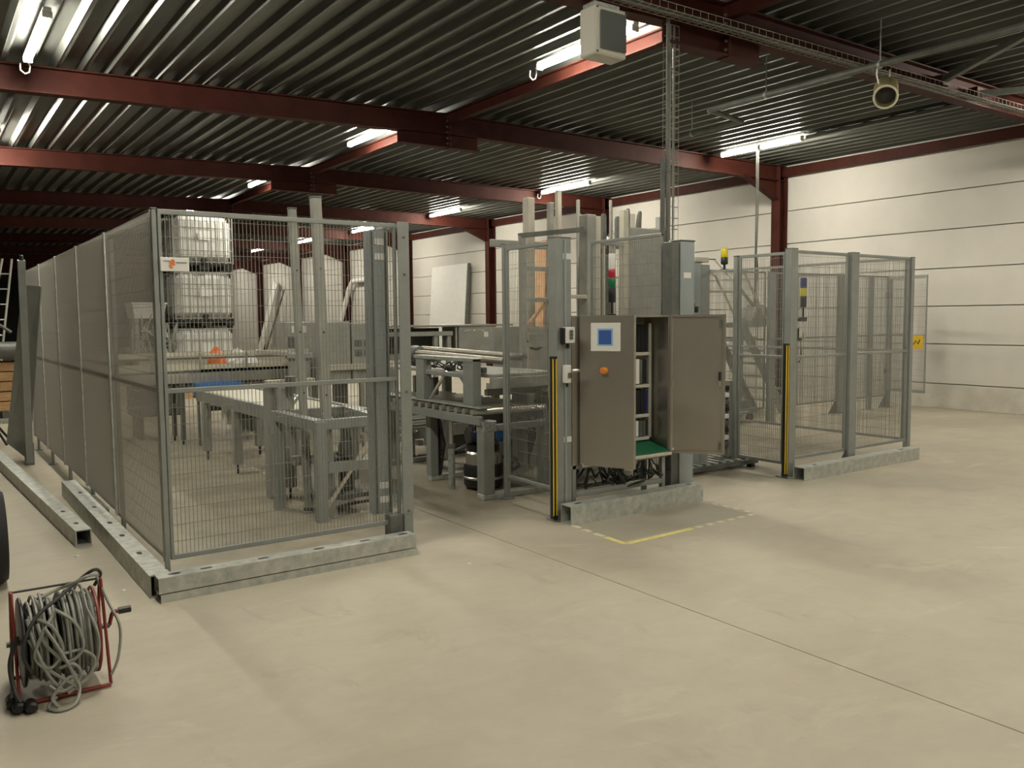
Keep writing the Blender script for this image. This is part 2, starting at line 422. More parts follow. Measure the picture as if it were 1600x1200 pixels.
def fence_post(label, x, y, z1=2.25, sx=.06, sy=.06, gusset=None, m='grey', z0=0., plate=True):
    t = thing('fence_post', label, 'post', (x, y, z0))
    BX(x-sx/2, y-sy/2, z0+.01, x+sx/2, y+sy/2, z1-.006, .004).build('upright', m, t)
    BX(x-sx/2-.003, y-sy/2-.003, z1-.008, x+sx/2+.003, y+sy/2+.003, z1, .003).build('cap', 'greydark', t)
    if plate: BX(x-sx/2-.03, y-sy/2-.02, z0, x+sx/2+.03, y+sy/2+.05, z0+.012, .003).build('foot_plate', m, t)
    if gusset:
        MB().prism([(x-sx/2, z0+.012), (x-sx/2-gusset, z0+.012), (x-sx/2, z0+.012+gusset*1.1)], 'y', y-.006, y+.006).build('gusset', 'greydark', t)
    return t
def base_beam(label, p, q, wd, h, t=.008, slots=(), zc=None, name='base_beam', rot=None):
    p, q = Vector(p), Vector(q); c = thing(name, label, 'steel beam', (p.x, p.y, 0))
    MB().rhs(p, q, wd, h, t).build('hollow_section', 'galv_old', c)
    d = (q-p).normalized(); ztop = max(p.z, q.z)+h/2
    for sl in slots:
        m0 = p+d*sl; k = MB(); n = 12; vs = []
        side = Vector((-d.y, d.x, 0))
        for zz in (ztop-.004, ztop+.0006):
            for i in range(n):
                a = 2*math.pi*i/n
                off = d*(.022*math.cos(a)+(.014 if math.cos(a) > 0 else -.014)) + side*.016*math.sin(a)
                vs.append((m0.x+off.x, m0.y+off.y, zz))
        k.add(vs, [tuple(range(n, 2*n))] + [(i, (i+1) % n, n+(i+1) % n, n+i) for i in range(n)])
        k.build('slot', 'black', c)
    return c
FX, FY = 1.15, 5.2
# galvanised base beams
base_beam('weathered galvanised floor beam under the front of the first cage, upper of two stacked', (1.05, 5.04, .100), (2.70, 5.04, .100), .115, .09, slots=(.10, .28, .62, .98, 1.30, 1.58))
base_beam('flat galvanised floor beam lying beneath the stacked beam of the first cage', (1.06, 5.046, .024), (2.71, 5.046, .024), .12, .048)
base_beam('long galvanised floor beam along the solid-looking mesh side, meeting the stacked beams', (1.085, 5.11, .068), (1.085, 8.70, .068), .115, .136, slots=(.55, 1.1, 1.55, 2.2, 2.9))
base_beam('loose galvanised tube lying askew on the floor near the cable reel', (.905, 6.62, .06), (.66, 11.9, .06), .105, .12, slots=(.25, .75))
base_beam('short dark galvanised tube behind the long floor beam by the mesh side', (1.165, 7.35, .05), (1.165, 8.45, .05), .07, .10)
base_beam('galvanised floor beam in front of the open control cabinet', (4.045, 5.035, .075), (5.52, 5.035, .075), .13, .15, slots=(.12, 1.36))
base_beam('galvanised floor beam under the mesh of the rear cage with beacon', (6.935, 5.03, .065), (8.99, 5.03, .065), .13, .13, slots=(.25, 1.8))

# first cage: front panel, corner, and the long side seen at a grazing angle
fence_panel('wire mesh fence panel with a white sign, front of the first cage', (FX+.02, FY), (2.70, FY), .185, 2.245, 1.19)
fence_post('corner fence post where mesh front and long mesh side meet', FX, FY, 2.25, .028, .028)
ys = [5.23, 6.72, 8.04, 9.36, 10.68, 12.0]
sl = ['first from the front corner, beside the stacked beams', 'second from the front corner', 'third from the front corner', 'fourth panel from the front corner', 'last one, behind the leaning grey sheet']
for i in range(5):
    fence_panel('side mesh of the first cage, '+sl[i], (FX, ys[i]+.008), (FX, ys[i+1]-.008), .185 if i else .17, 2.24, 1.19, group='side panels of the first cage', st=.008, fr=.022, fm='wire', sm='galv_old', behind=True, wm='wire', rw=.0014 if i == 0 else .0016)
pl = ['behind the first side panel', 'between second and third side panels', 'between third and fourth side panels', 'between fourth and fifth side panels', 'at the far end of the mesh side']
for i, y in enumerate(ys[1:]):
    fence_post('thin fence post inside the long mesh side, '+pl[i], FX+.04, y, 2.2, .03, .03)
# right-hand end of that cage: post with a light-curtain housing
t = thing('gate_post', 'grey channel post with cast foot at the passage side of the first cage', 'post', (2.74, 5.2, 0))
MB().prism([(2.695, 5.145), (2.775, 5.145), (2.775, 5.25), (2.763, 5.25), (2.763, 5.16), (2.695, 5.16)], 'z', .25, 2.255).build('upright', 'grey', t)
BX(2.60, 5.16, 0, 2.70, 5.25, .25, .004).build('foot', 'greydark', t)
BX(2.705, 5.15, 0, 2.775, 5.25, .25, .004).build('foot', 'grey', t)
for z in (.27, 1.1, 1.9, 2.15): MB().tube((2.735, 5.138, z), (2.735, 5.146, z), .009, 8).build('bolt', 'greydark', t)
t = thing('light_curtain', 'tall blue-grey light curtain housing with clear end sleeves behind the first mesh panel', 'sensor', (2.6, 5.29, .25))
BX(2.52, 5.25, .25, 2.67, 5.33, 2.2, .006).build('housing', 'bluegrey', t)
for x in (2.535, 2.64): BX(x, 5.242, .26, x+.018, 5.25, 2.19, .002).build('groove_strip', 'greydark', t)
for z in (.33, .43, 2.0, 2.1): BX(2.565, 5.235, z, 2.635, 5.25, z+.045, .003).build('sleeve', 'white', t)
# sign with an orange emblem and thin grey lettering strokes
t = thing('sign_plate', 'white sign with an orange emblem tied to the mesh corner', 'sign', (1.245, 5.165, 1.89))
BX(1.172, 5.168, 1.888, 1.332, 5.174, 1.968, .002).build('plate', 'white', t)
e = MB()
for (cx, cz, a0) in ((1.238, 1.943, -60), (1.232, 1.918, 120)):
    pts = [(cx+.014*math.cos(R(a0+i*24)), cz+.014*math.sin(R(a0+i*24))) for i in range(9)]
    e.prism(pts + [(cx+.003, cz-.002)], 'y', 5.166, 5.168)
e.prism([(1.222, 1.948), (1.248, 1.940), (1.252, 1.922), (1.226, 1.930)], 'y', 5.1655, 5.1672)
e.build('emblem', 'orange', t)
for x0, x1, z, h in ((1.188, 1.222, 1.944, .004), (1.256, 1.318, 1.936, .005)): BX(x0, 5.1665, z, x1, 5.168, z+h).build('lettering_line', 'greydark', t)

# passage post with yellow light curtain, switches
def channel_post(label, x0, x1, y, z1):
    t = thing('gate_post', label, 'post', ((x0+x1)/2, y, 0)); w2 = x1-x0
    BX(x0, y, .0, x1, y+.10, z1, .004).build('upright', 'grey', t)
    BX(x0+w2*.5, y-.012, .02, x0+w2*.62, y, z1-.02, .002).build('rib', 'bluegrey', t)
    BX(x0-.003, y-.003, z1-.01, x1+.003, y+.103, z1, .003).build('cap', 'greydark', t)
    BX(x0-.02, y-.03, 0, x1+.05, y+.12, .012, .003).build('foot_plate', 'grey', t)
    for z in (.62, 2.05): BX(x0+w2*.45, y-.004, z, x0+w2*.97, y+.0, z+.045, .001).build('label_strip', 'white', t)
    return t
channel_post('wide grey gate post with two white switch boxes beside the control cabinet', 4.05, 4.20, 5.15, 2.22)
def curtain_bar(label, x, y, z0, z1):
    t = thing('light_curtain_bar', label, 'sensor', (x, y, z0))
    BX(x-.020, y-.02, z0, x-.013, y-.010, z1, .001).build('edge', 'yellow', t)
    BX(x-.018, y-.011, z0, x+.018, y+.025, z1, .002).build('lens_strip', 'black', t)
    BX(x+.009, y-.02, z0, x+.018, y-.010, z1, .001).build('edge', 'yellow', t)
    BX(x-.022, y-.022, z0-.03, x+.022, y+.027, z0, .003).build('end_cap', 'black', t)
    BX(x-.022, y-.022, z1, x+.022, y+.027, z1+.02, .003).build('end_cap', 'black', t)
curtain_bar('yellow and black light curtain bar on the gate post beside the control cabinet', 4.028, 5.16, .05, 1.28)
curtain_bar('yellow and black light curtain bar on the rear cage post, beyond the cabinet', 6.905, 5.17, .05, 1.31)
t = thing('switch_box', 'white key switch box with round dials on the gate post', 'switch', (4.14, 5.11, 1.40))
BX(4.10, 5.09, 1.40, 4.19, 5.15, 1.525, .006).build('body', 'white', t)
BX(4.085, 5.10, 1.395, 4.10, 5.15, 1.52, .003).build('side_cover', 'black', t)
for z in (1.44, 1.465, 1.49): MB().tube((4.145, 5.075, z), (4.145, 5.09, z), .014, 10).build('button', 'greydark', t)
MB().tube((4.14, 5.12, 1.36), (4.14, 5.12, 1.40), .012, 8).build('cable_gland', 'black', t)
t = thing('door_interlock', 'white door interlock with bent lever below the key switch box', 'switch', (4.145, 5.1, 1.08))
BX(4.105, 5.10, 1.09, 4.16, 5.15, 1.23, .006).build('body', 'white', t)
MB().path([(4.15, 5.08, 1.19), (4.19, 5.07, 1.19), (4.21, 5.07, 1.185)], .012, 8).build('lever', 'steel_bright', t)
BX(4.12, 5.085, 1.13, 4.155, 5.10, 1.17, .004).build('latch', 'greydark', t)
MB().tube((4.13, 5.12, 1.06), (4.13, 5.12, 1.09), .01, 8).build('cable_gland', 'black', t)
# mesh sides of the niche around the cabinet
fence_panel('narrow mesh panel between gate post and roller conveyor', (4.19, 5.27), (4.22, 6.06), .19, 2.21, None)
fence_post('fence post carrying the narrow mesh panel in front of the steel tower', 4.225, 6.09, 2.24, .045, .045)
t = thing('gate_post', 'grey double post with cap at the far side of the control cabinet', 'post', (5.48, 5.2, .0))
BX(5.34, 5.18, 0, 5.43, 5.30, 2.24, .005).build('upright', 'greydark', t)
BX(5.435, 5.17, 0, 5.61, 5.29, 2.25, .006).build('cover', 'bluegrey', t)
BX(5.43, 5.165, 2.25, 5.615, 5.295, 2.26, .003).build('cap', 'greydark', t)
BX(5.30, 5.15, 0, 5.65, 5.33, .012, .003).build('foot_plate', 'grey', t)
BX(5.47, 5.165, .60, 5.56, 5.17, .64, .001).build('label_strip', 'white', t)
BX(5.47, 5.165, 1.93, 5.56, 5.17, 1.98, .001).build('label_strip', 'white', t)
fence_panel('mesh panel behind the control cabinet in front of the grey tower sheet', (5.385, 5.34), (5.385, 6.30), .19, 2.33, None)

# rear cage with the beacon
fence_post('fence post at the passage corner of the rear cage', 7.0, 5.2, 2.25, .10, .08)
fence_panel('mesh panel of the rear cage carrying the blue and yellow beacon', (7.07, FY), (7.93, FY), .17, 2.235, 1.19)
fence_post('wide middle post with triangular foot in the rear cage front', 8.00, 5.18, 2.245, .12, .06, gusset=.16)
fence_panel('second mesh panel of the rear cage front, beyond the middle post', (8.07, FY), (9.09, FY), .17, 2.235, 1.19)
fence_post('slim corner post at the outer end of the rear cage front', 9.13, 5.2, 2.235, .06, .06)
for i, (a, b) in enumerate(((5.25, 6.75), (6.80, 8.40), (8.45, 10.1))):
    fence_panel('outer side mesh panel of the rear cage, '+('from the slim corner post inward', 'middle of three', 'last, near the red wall column')[i], (9.13, a), (9.13, b), .17, 2.235, 1.19, pv=.032 if i == 2 else .0235)
for y in (6.775, 8.425): fence_post('thin post in the outer side of the rear cage, '+('nearer the slim corner post' if y < 7 else 'further from the slim corner post'), 9.15, y, 2.235, .045, .045)
fence_panel('short mesh gate between cabinet door and yellow light curtain', (7.0, 5.27), (7.0, 5.83), .12, 2.22, 1.19)
fence_post('slim post holding the short mesh gate by the cabinet door', 7.0, 5.87, 2.22, .05, .05)
# back fence by the wall
rp = [10.45, 12.25, 13.1, 13.66]
fence_post('grey fence post in front of the red wall column', rp[0], 8.1, 2.25, .15, .06)
fence_post('fence post with triangular foot in the back row, seen behind the beacon', rp[1], 8.15, 2.25, .13, .06, gusset=.2)
fence_post('fence post in the back row, seen beside the wide middle post', rp[2], 8.15, 2.25, .10, .06)
fence_post('fence post in the back row with triangular foot, closest to the white wall', rp[3], 8.15, 2.25, .11, .06, gusset=.2)
fence_panel('back fence mesh panel behind the beacon', (rp[0]+.08, 8.15), (rp[1]-.07, 8.15), .2, 2.25, 1.25)
fence_panel('back fence mesh panel left of the triangular foot post'.replace('left of', 'after'), (rp[1]+.07, 8.15), (rp[2]-.06, 8.15), .2, 2.25, 1.25)
fence_panel('narrow back fence mesh panel ahead of the last post', (rp[2]+.06, 8.15), (rp[3]-.06, 8.15), .2, 2.25, 1.25)
fence_panel('back fence mesh panel behind the grey steps and hung box', (7.6, 8.15), (rp[0]-.08, 8.15), .2, 2.25, 1.25)
gt = fence_panel('swung-open mesh gate with yellow sign near the white wall', (13.55, 8.08), (13.50, 7.40), .30, 2.24, 1.25, name='mesh_gate', fr=.05)
for z in (.6, 1.9): BX(-.075, -.02, z, .005, .06, z+.07, .003).build('hinge', 'greydark', gt, world=False)
t = thing('warning_sign', 'yellow warning sign with dark pictogram on the swung-open gate', 'sign', (13.48, 7.55, 1.05))
BX(13.475, 7.44, 1.03, 13.483, 7.66, 1.25, .002).build('plate', 'yellow', t)
for y in (7.46, 7.64): BX(13.483, y-.006, 1.2, 13.53, y+.006, 1.212).build('tie', 'black', t)
MB().path([(13.473, 7.60, 1.10), (13.473, 7.56, 1.16), (13.473, 7.52, 1.11), (13.473, 7.49, 1.18)], .008, 6).build('pictogram', 'black', t)

# ------------------------------------------------------------------ beacons
def beacon(label, x, y, z, r, lenses, pole=.12, white_top=0.):
    t = thing('signal_beacon', label, 'beacon', (x, y, z))
    MB().lathe((x, y, z), [(r*1.3, 0), (r*1.3, .012), (.35*r, .016)], 14).build('foot', 'black', t)
    MB().tube((x, y, z+.01), (x, y, z+pole), r*.36, 8).build('pole', 'black', t)
    zz = z+pole
    for m_, h in lenses:
        MB().lathe((x, y, zz), [(r*.93, 0), (r, .005), (r, h-.005), (r*.93, h)], 18).build('socket' if m_ == 'black' else ('sounder' if m_ == 'white' else 'lens'), m_, t, smooth=True)
        zz += h
    return t
beacon('signal tower with white top, red and green lenses on the control cabinet roof', 4.83, 5.38, 1.612, .029, [('black', .13), ('green_lens', .075), ('red_lens', .075), ('white', .13)], .11)
beacon('small yellow beacon on black socket in front of the cream wall', 9.45, 8.15, 2.25, .05, [('black', .10), ('yellow_lens', .13)], .08)
t = thing('beacon_bracket', 'white bracket box with black clip hanging inside the rear cage mesh', 'bracket', (7.24, 5.24, 1.35))
BX(7.19, 5.235, 1.38, 7.27, 5.28, 1.54, .006).build('body', 'white', t)
BX(7.165, 5.23, 1.36, 7.185, 5.25, 1.47, .003).build('clip', 'black', t)
BX(7.165, 5.23, 1.35, 7.23, 5.25, 1.365, .003).build('clip', 'black', t)
BX(7.20, 5.225, 1.54, 7.30, 5.29, 1.565, .004).build('mount', 'black', t)
MB().tube((7.26, 5.222, 1.40), (7.26, 5.236, 1.40), .028, 14).build('dial', 'steel_bright', t)
MB().path([(7.12, 5.24, 1.19), (7.15, 5.24, 1.14), (7.2, 5.24, 1.13), (7.23, 5.24, 1.18), (7.22, 5.24, 1.3), (7.22, 5.25, 1.38)], .005, 6).build('cable', 'hose', t)
beacon('signal beacon with blue top and yellow lens inside the rear cage mesh', 7.28, 5.26, 1.566, .031, [('black', .115), ('yellow_lens', .08), ('blue_lens', .10)], .11)

# ------------------------------------------------------------------ control cabinet
CX0, CX1, CY0, CY1, CZ0, CZ1 = 4.215, 5.295, 5.165, 5.47, .42, 1.612
t = thing('control_cabinet', 'stainless control cabinet with both doors open on a low frame', 'cabinet', ((CX0+CX1)/2, CY0, 0))
b = MB(); s_ = .016
b.box(CX0, CY0, CZ0, CX0+s_, CY1, CZ1); b.box(CX1-s_, CY0, CZ0, CX1, CY1, CZ1); b.box(CX0+s_, CY0, CZ1-s_, CX1-s_, CY1, CZ1)
b.box(CX0+s_, CY0, CZ0, CX1-s_, CY1, CZ0+s_); b.box(CX0+s_, CY1-s_, CZ0+s_, CX1-s_, CY1, CZ1-s_)
b.box(CX0+s_, CY0, CZ0+s_, CX0+.085, CY0+.012, CZ1-s_)
body = b.build('body', 'stain', t)
BX(CX0+.12, CY1-.05, CZ0+.10, CX1-.05, CY1-.03, CZ1-.06).build('mounting_plate', 'cream', t)
for x in (4.36, 4.74, 5.225): BX(x, CY1-.13, CZ0+.12, x+.035, CY1-.05, CZ1-.07, .003).build('wiring_duct', 'cream', t)
rows = [(1.30, 1.53), (1.02, 1.24), (.76, .97), (.56, .70)]
for k, (z0, z1) in enumerate(rows):
    x = 4.41
    while x < 5.19:
        wdt = random.choice((.035, .05, .07)); x1 = min(x+wdt, 5.21)
        if not (4.73 < (x+x1)/2 < 4.79):
            BX(x, CY1-.14, z0, x1-.004, CY1-.05, z1-.01*random.random(), .004).build('module', random.choice(('black', 'black', 'greydark', 'white', 'black')) if k != 2 else random.choice(('navy', 'black', 'navy', 'white')), t)
        x = x1
    BX(4.40, CY1-.145, z0-.035, 5.22, CY1-.05, z0-.006, .003).build('wiring_duct', 'cream', t)
MB().add([(4.30, CY0-.04, CZ0+.03), (5.27, CY0-.04, CZ0+.03), (5.27, CY1-.06, CZ0+.11), (4.30, CY1-.06, CZ0+.11), (4.30, CY0-.04, CZ0+.02), (5.27, CY0-.04, CZ0+.02), (5.27, CY1-.06, CZ0+.10), (4.30, CY1-.06, CZ0+.10)],
         [(0, 1, 2, 3), (7, 6, 5, 4), (0, 4, 5, 1), (1, 5, 6, 2), (2, 6, 7, 3), (3, 7, 4, 0)]).build('floor_sheet', 'green', t, label='bright green sheet on the cabinet floor')
BX(4.28, CY0-.05, CZ0-.012, 5.285, CY0-.005, CZ0+.018, .004).build('sill', 'steel_bright', t)
def swing_door(hx, hy, ang, wd, flip):
    # panel along local +x from the hinge, outside face on local -y
    o = bpy.data.objects.new('door', BXd(wd, flip).mesh('door', 'stain')); COL.objects.link(o); o.parent = t
    o.location = (hx-t.location.x, hy-t.location.y, 0); o.rotation_euler = (0, 0, ang); return o
def BXd(wd, flip):
    b = MB(); z0, z1 = CZ0+.005, CZ1+.002
    b.box(0, -.010, z0, wd, .010, z1, .004)
    s2 = .010 if flip else -.022
    for q in ((0, s2, z0, wd, s2+.012, z0+.02), (0, s2, z1-.02, wd, s2+.012, z1), (wd-.02, s2, z0+.02, wd, s2+.012, z1-.02), (0, s2, z0+.02, .02, s2+.012, z1-.02)): b.box(*q)
    return b
fx, fy = 4.472, 4.722; hx, hy = 4.285, 5.15
dl = swing_door(hx, hy, math.atan2(fy-hy, fx-hx), math.hypot(fx-hx, fy-hy), True)
W_ = math.hypot(fx-hx, fy-hy)
BX(W_*.22, -.018, 1.335, W_*.76, -.010, 1.555, .003).build('panel_frame', 'white', dl, world=False)
BX(W_*.345, -.0205, 1.378, W_*.63, -.018, 1.512, .001).build('screen_bezel', 'screen_edge', dl, world=False)
BX(W_*.375, -.022, 1.39, W_*.60, -.0205, 1.498).build('screen', 'screen', dl, world=False)
MB().lathe((W_*.47, -.010, 1.185), [(.028, 0), (.028, -.004)], 16, 'y').build('knob_plate', 'yellow', dl, world=False)
MB().lathe((W_*.47, -.014, 1.185), [(.015, 0), (.015, -.018), (.025, -.022), (.026, -.032), (.018, -.038)], 16, 'y').build('stop_knob', 'orange', dl, world=False, smooth=True)
fx, fy = 5.575, 4.785; hx, hy = 5.29, 5.15
dr = swing_door(hx, hy, math.atan2(fy-hy, fx-hx), math.hypot(fx-hx, fy-hy), False)
W2 = math.hypot(fx-hx, fy-hy)
for z in (.46, 1.50): BX(W2-.05, -.028, z, W2-.03, -.020, z+.07, .003).build('latch', 'greydark', dr, world=False)
BX(W2-.055, -.03, 1.06, W2-.035, -.01, 1.13, .003).build('handle', 'black', dr, world=False)
BX(W2-.055, -.03, 1.00, W2-.035, -.01, 1.05, .003).build('lock', 'steel_bright', dr, world=False)
MB().tube((.03, -.03, .46), (.03, -.02, .46), .012, 8).build('button', 'white', dr, world=False)
MB().path([(.02, -.016, .47), (.02, -.016, 1.0), (.03, -.02, 1.02), (.02, -.016, 1.05), (.02, -.016, 1.58)], .007, 6).build('hinge', 'steel_bright', dr, world=False)
for x in (CX0+.03, CX1-.05):
    for y in (CY0+.03, CY1-.05): BX(x-.02, y-.02, .012, x+.02, y+.02, CZ0, .003).build('leg', 'grey', t)
for y in (CY0+.03, CY1-.05): BX(CX0+.05, y-.018, .16, CX1-.07, y+.018, .20, .003).build('crossbar', 'grey', t)
BX(CX0, CY0+.01, CZ0-.035, CX1, CY0+.04, CZ0, .003).build('crossbar', 'grey', t)
cb = MB()
for i in range(34):
    x = random.uniform(4.32, 5.2); y = random.uniform(CY0+.06, CY1-.04); x2 = x+random.uniform(-.25, .25); y2 = y+random.uniform(-.1, .1)
    zlow = random.uniform(.14, .26)
    cb.path([(x, y, CZ0), (x+.01, y, CZ0-.07), ((x+x2)/2, (y+y2)/2, zlow), (x2, y2, zlow+.03), (x2+.1, y2+.03, .21)], random.uniform(.006, .012), 5)
cb.build('cable_bundle', 'hose', t, kind='stuff')

# floor tape
t = thing('floor_tape', 'worn yellow warning tape stuck around the cabinet area', 'tape', (4.75, 4.4, .001))
def strip(p, q, m, w=.05):
    MB().bar((*p, .0012), (*q, .0012), w, .0012).build('tape_piece', m, t)
strip((4.02, 4.335), (4.03, 4.56), 'tape'); strip((4.035, 4.335), (4.72, 4.352), 'tape')
strip((4.032, 4.585), (4.036, 4.69), 'tape_pale'); strip((4.04, 4.74), (4.05, 4.83), 'tape_pale'); strip((4.05, 4.88), (4.06, 4.97), 'tape_pale')
for i in range(6): strip((4.76+i*.125, 4.353+i*.004), (4.83+i*.125, 4.356+i*.004), 'tape_pale')
for i in range(4): strip((5.49, 4.44+i*.115), (5.49, 4.50+i*.115), 'tape_pale', .04)

# ------------------------------------------------------------------ machinery in the first cage
t = thing('curved_conveyor', 'bright steel curved conveyor with double guide rails behind the mesh', 'conveyor', (3.0, 11.45, 0))
def arc(off, z):
    pts = [(4.75, 11.35+off, z)]
    for i in range(13):
        x = 4.2-i*.2; d = max(0, 2.9-x); pts.append((x, 11.30+off+.055*(4.2-x)*0-.10*d*d, z))
    return pts
for off in (0, .55):
    for z, m_, hh in ((1.155, 'belt', .045), (.995, 'belt', .07), (1.115, 'greydark', .025), (.945, 'greydark', .03)):
        P = arc(off, z); g = MB()
        for a, b2 in zip(P[:-1], P[1:]): g.bar(a, b2, .02, hh)
        g.build('guide_rail', m_, t)
P0, P1 = arc(0.02, .965), arc(.53, .965); g = MB(); n = len(P0)
g.add(P0+P1, [(i, i+1, n+i+1, n+i) for i in range(n-1)]); g.build('belt', 'greydark', t)
P0, P1 = arc(-.01, .97), arc(-.01, .80); g = MB(); g.add(P0+P1, [(i, i+1, n+i+1, n+i) for i in range(n-1)]); g.build('side_sheet', 'steel_bright', t)
for i in (1, 4, 7, 10):
    a = arc(-.02, 1.0)[i]; BX(a[0]-.015, a[1]-.01, .96, a[0]+.015, a[1]+.01, 1.19, .002).build('bracket', 'steel_bright', t)
for x, y in ((2.77, 11.35), (4.4, 11.4), (2.77, 11.8), (4.4, 11.85)):
    BX(x-.025, y-.025, .06, x+.025, y+.025, .85, .003).build('leg', 'greydark', t)
    MB().tube((x, y, 0), (x, y, .07), .012, 8).build('foot_screw', 'black', t)
BX(2.1, 11.33, .50, 2.77, 11.36, .54, .003).build('crossbar', 'greydark', t)
t = thing('machine_cover', 'cream machine cover panels under the curved conveyor', 'machine', (3.6, 12.2, 0))
for x in (2.4, 3.15, 3.9, 4.65): BX(x+.008, 12.05, .66, x+.742, 12.09, 1.12, .006).build('cover_panel', 'beige' if x not in (3.9,) else 'belt', t)
for x in (2.4, 3.9, 5.37): BX(x, 12.1, 0, x+.05, 12.6, .66, .004).build('leg', 'greydark', t)
BX(2.4, 12.1, 1.10, 5.4, 12.6, 1.14, .005).build('deck_sheet', 'beige', t)
BX(2.45, 12.03, .72, 5.35, 12.05, .76, .004).build('crossbar', 'greydark', t)
t = thing('blue_crate', 'blue plastic tray under the curved conveyor', 'crate', (3.12, 11.15, .62))
b = MB(); b.box(2.90, 11.0, .64, 3.45, 11.28, .655)
for q in ((2.90, 11.0, .655, 2.915, 11.28, .80), (3.435, 11.0, .655, 3.45, 11.28, .80), (2.915, 11.0, .655, 3.435, 11.015, .80), (2.915, 11.265, .655, 3.435, 11.28, .80)): b.box(*q)
b.build('tray', 'blue', t)
BX(2.88, 11.02, .615, 3.47, 11.26, .64, .004).build('shelf', 'greydark', t)
for x in (2.90, 3.43): BX(x, 11.10, 0, x+.03, 11.15, .615, .003).build('leg', 'greydark', t)

t = thing('belt_conveyor', 'long pale belt conveyor table on square legs inside the first cage', 'conveyor', (2.95, 8.5, 0))
BX(2.72, 7.05, .735, 3.30, 10.2, .775, .006).build('belt', 'belt', t)
for x in (2.66, 3.30): BX(x, 7.05, .66, x+.06, 10.25, .79, .004).build('side_rail', 'grey', t)
for x in (2.69, 3.30):
    for y in (9.95, 8.82, 7.3): BX(x-.045, y-.045, .10, x+.045, y+.045, .67, .004).build('leg', 'machine', t); MB().tube((x, y, 0), (x, y, .11), .014, 8).build('foot_screw', 'black', t)
for y in (8.82, 9.95): BX(2.73, y-.025, .56, 3.26, y+.025, .62, .003).build('crossbar', 'greydark', t)
MB().tube((2.72, 10.2, .74), (3.30, 10.2, .74), .04, 12).build('end_roller', 'steel_bright', t)
t = thing('white_motor_box', 'small white drive box hung under the belt conveyor', 'box', (3.0, 9.3, .45))
BX(2.72, 9.25, .47, 2.80, 9.45, .66, .006).build('body', 'white', t); BX(2.70, 9.22, .50, 2.72, 9.30, .60, .003).build('cover', 'white', t)

t = thing('stop_station', 'grey welded stop station frame with crossbars at the end of the belt conveyor', 'machine frame', (2.8, 6.6, 0))
for x, y, h in ((2.45, 6.92, .84), (2.56, 6.27, .80), (3.08, 6.92, .84), (3.10, 6.35, .80)):
    BX(x-.045, y-.04, .0, x+.045, y+.04, h, .004).build('leg', 'grey', t)
MB().bar((2.45, 6.92, .80), (2.56, 6.27, .77), .09, .08).build('beam', 'grey', t)
MB().bar((3.08, 6.92, .80), (3.10, 6.35, .77), .09, .08).build('beam', 'grey', t)
for y, z in ((6.92, .80), (6.30, .77), (6.30, .42), (6.92, .40)): BX(2.58, y-.03, z-.04, 3.06, y+.03, z+.04, .004).build('crossbar', 'grey', t)
MB().bar((2.60, 6.28, .1), (3.06, 6.30, .68), .02, .03).build('brace', 'steel_bright', t)
for x, y in ((2.72, 6.55), (2.92, 6.6)):
    MB().lathe((x, y, .16), [(.06, 0), (.065, .01), (.065, .38), (.04, .42), (.04, .56), (.02, .57)], 14).build('cylinder', 'greydark', t, smooth=True)
BX(2.62, 6.42, .12, 3.04, 6.80, .16, .004).build('base_sheet', 'greydark', t)
h = MB()
for i in range(7):
    x = random.uniform(2.6, 2.8); h.path([(x, 6.5, .5), (x+.08, 6.45, .42+.05*random.random()), (x+.2, 6.5, .38), (x+.3, 6.6, .45+.1*random.random()), (x+.32, 6.7, .6)], .009, 5)
h.build('hose_loops', 'hose', t, kind='stuff')
MB().path([(2.5, 6.5, .07), (2.7, 6.45, .05), (2.95, 6.5, .06), (3.15, 6.6, .04)], .014, 6).build('floor_hose', 'hose', t)
for k, (x, y, tx, z1, sx, lb) in enumerate(((2.615, 6.68, -.075, 2.50, .055, 'slimmer of two tall grey posts rising through the first cage'), (2.68, 6.38, -.06, 2.56, .07, 'wider of two tall grey posts rising through the first cage'))):
    t = thing('tall_post', lb, 'post', (x, y, 0))
    MB().bar((x, y, 0), (x+tx, y, z1), sx, sx, up=(0, 1, 0)).build('upright', 'machine', t)
    BX(x+tx-sx/2-.004, y-sx/2-.004, z1-.01, x+tx+sx/2+.004, y+sx/2+.004, z1+.006, .003).build('cap', 'greydark', t)
    BX(x-.07, y-.07, 0, x+.07, y+.07, .012, .003).build('foot_plate', 'grey', t)
    for z in (1.0, 1.5, 2.0): MB().tube((x+tx*z/z1, y-sx/2-.006, z), (x+tx*z/z1, y-sx/2, z), .008, 6).build('bolt', 'black', t)
t = thing('gripper_stand', 'grey lifting stand with curved bracket beside the tall posts', 'machine frame', (2.45, 7.4, 0))
BX(2.52, 7.36, 0, 2.64, 7.46, 1.02, .005).build('column', 'machine', t)
BX(2.50, 7.30, 1.02, 2.95, 7.36, 1.07, .004).build('arm', 'beige', t)
BX(2.58, 7.28, .80, 2.74, 7.36, 1.0, .005).build('plate', 'machine', t)
MB().bar((2.92, 7.33, 1.05), (2.66, 7.33, .75), .02, .03).build('brace', 'steel_bright', t)
MB().tube((2.70, 7.25, .95), (2.70, 7.25, 1.10), .05, 12).build('motor', 'greydark', t)
t = thing('steel_duct', 'bright curved steel chute above the curved conveyor', 'chute', (4.16, 10.82, 0))
MB().bar((3.62, 10.97, 1.19), (4.3, 10.8, 1.13), .16, .05).build('trough', 'steel_bright', t)
MB().lathe((4.16, 10.82, .70), [(.05, 0), (.14, .06), (.14, .36), (.18, .40), (.18, .46), (.10, .47)], 16).build('hopper', 'machine', t, smooth=True)
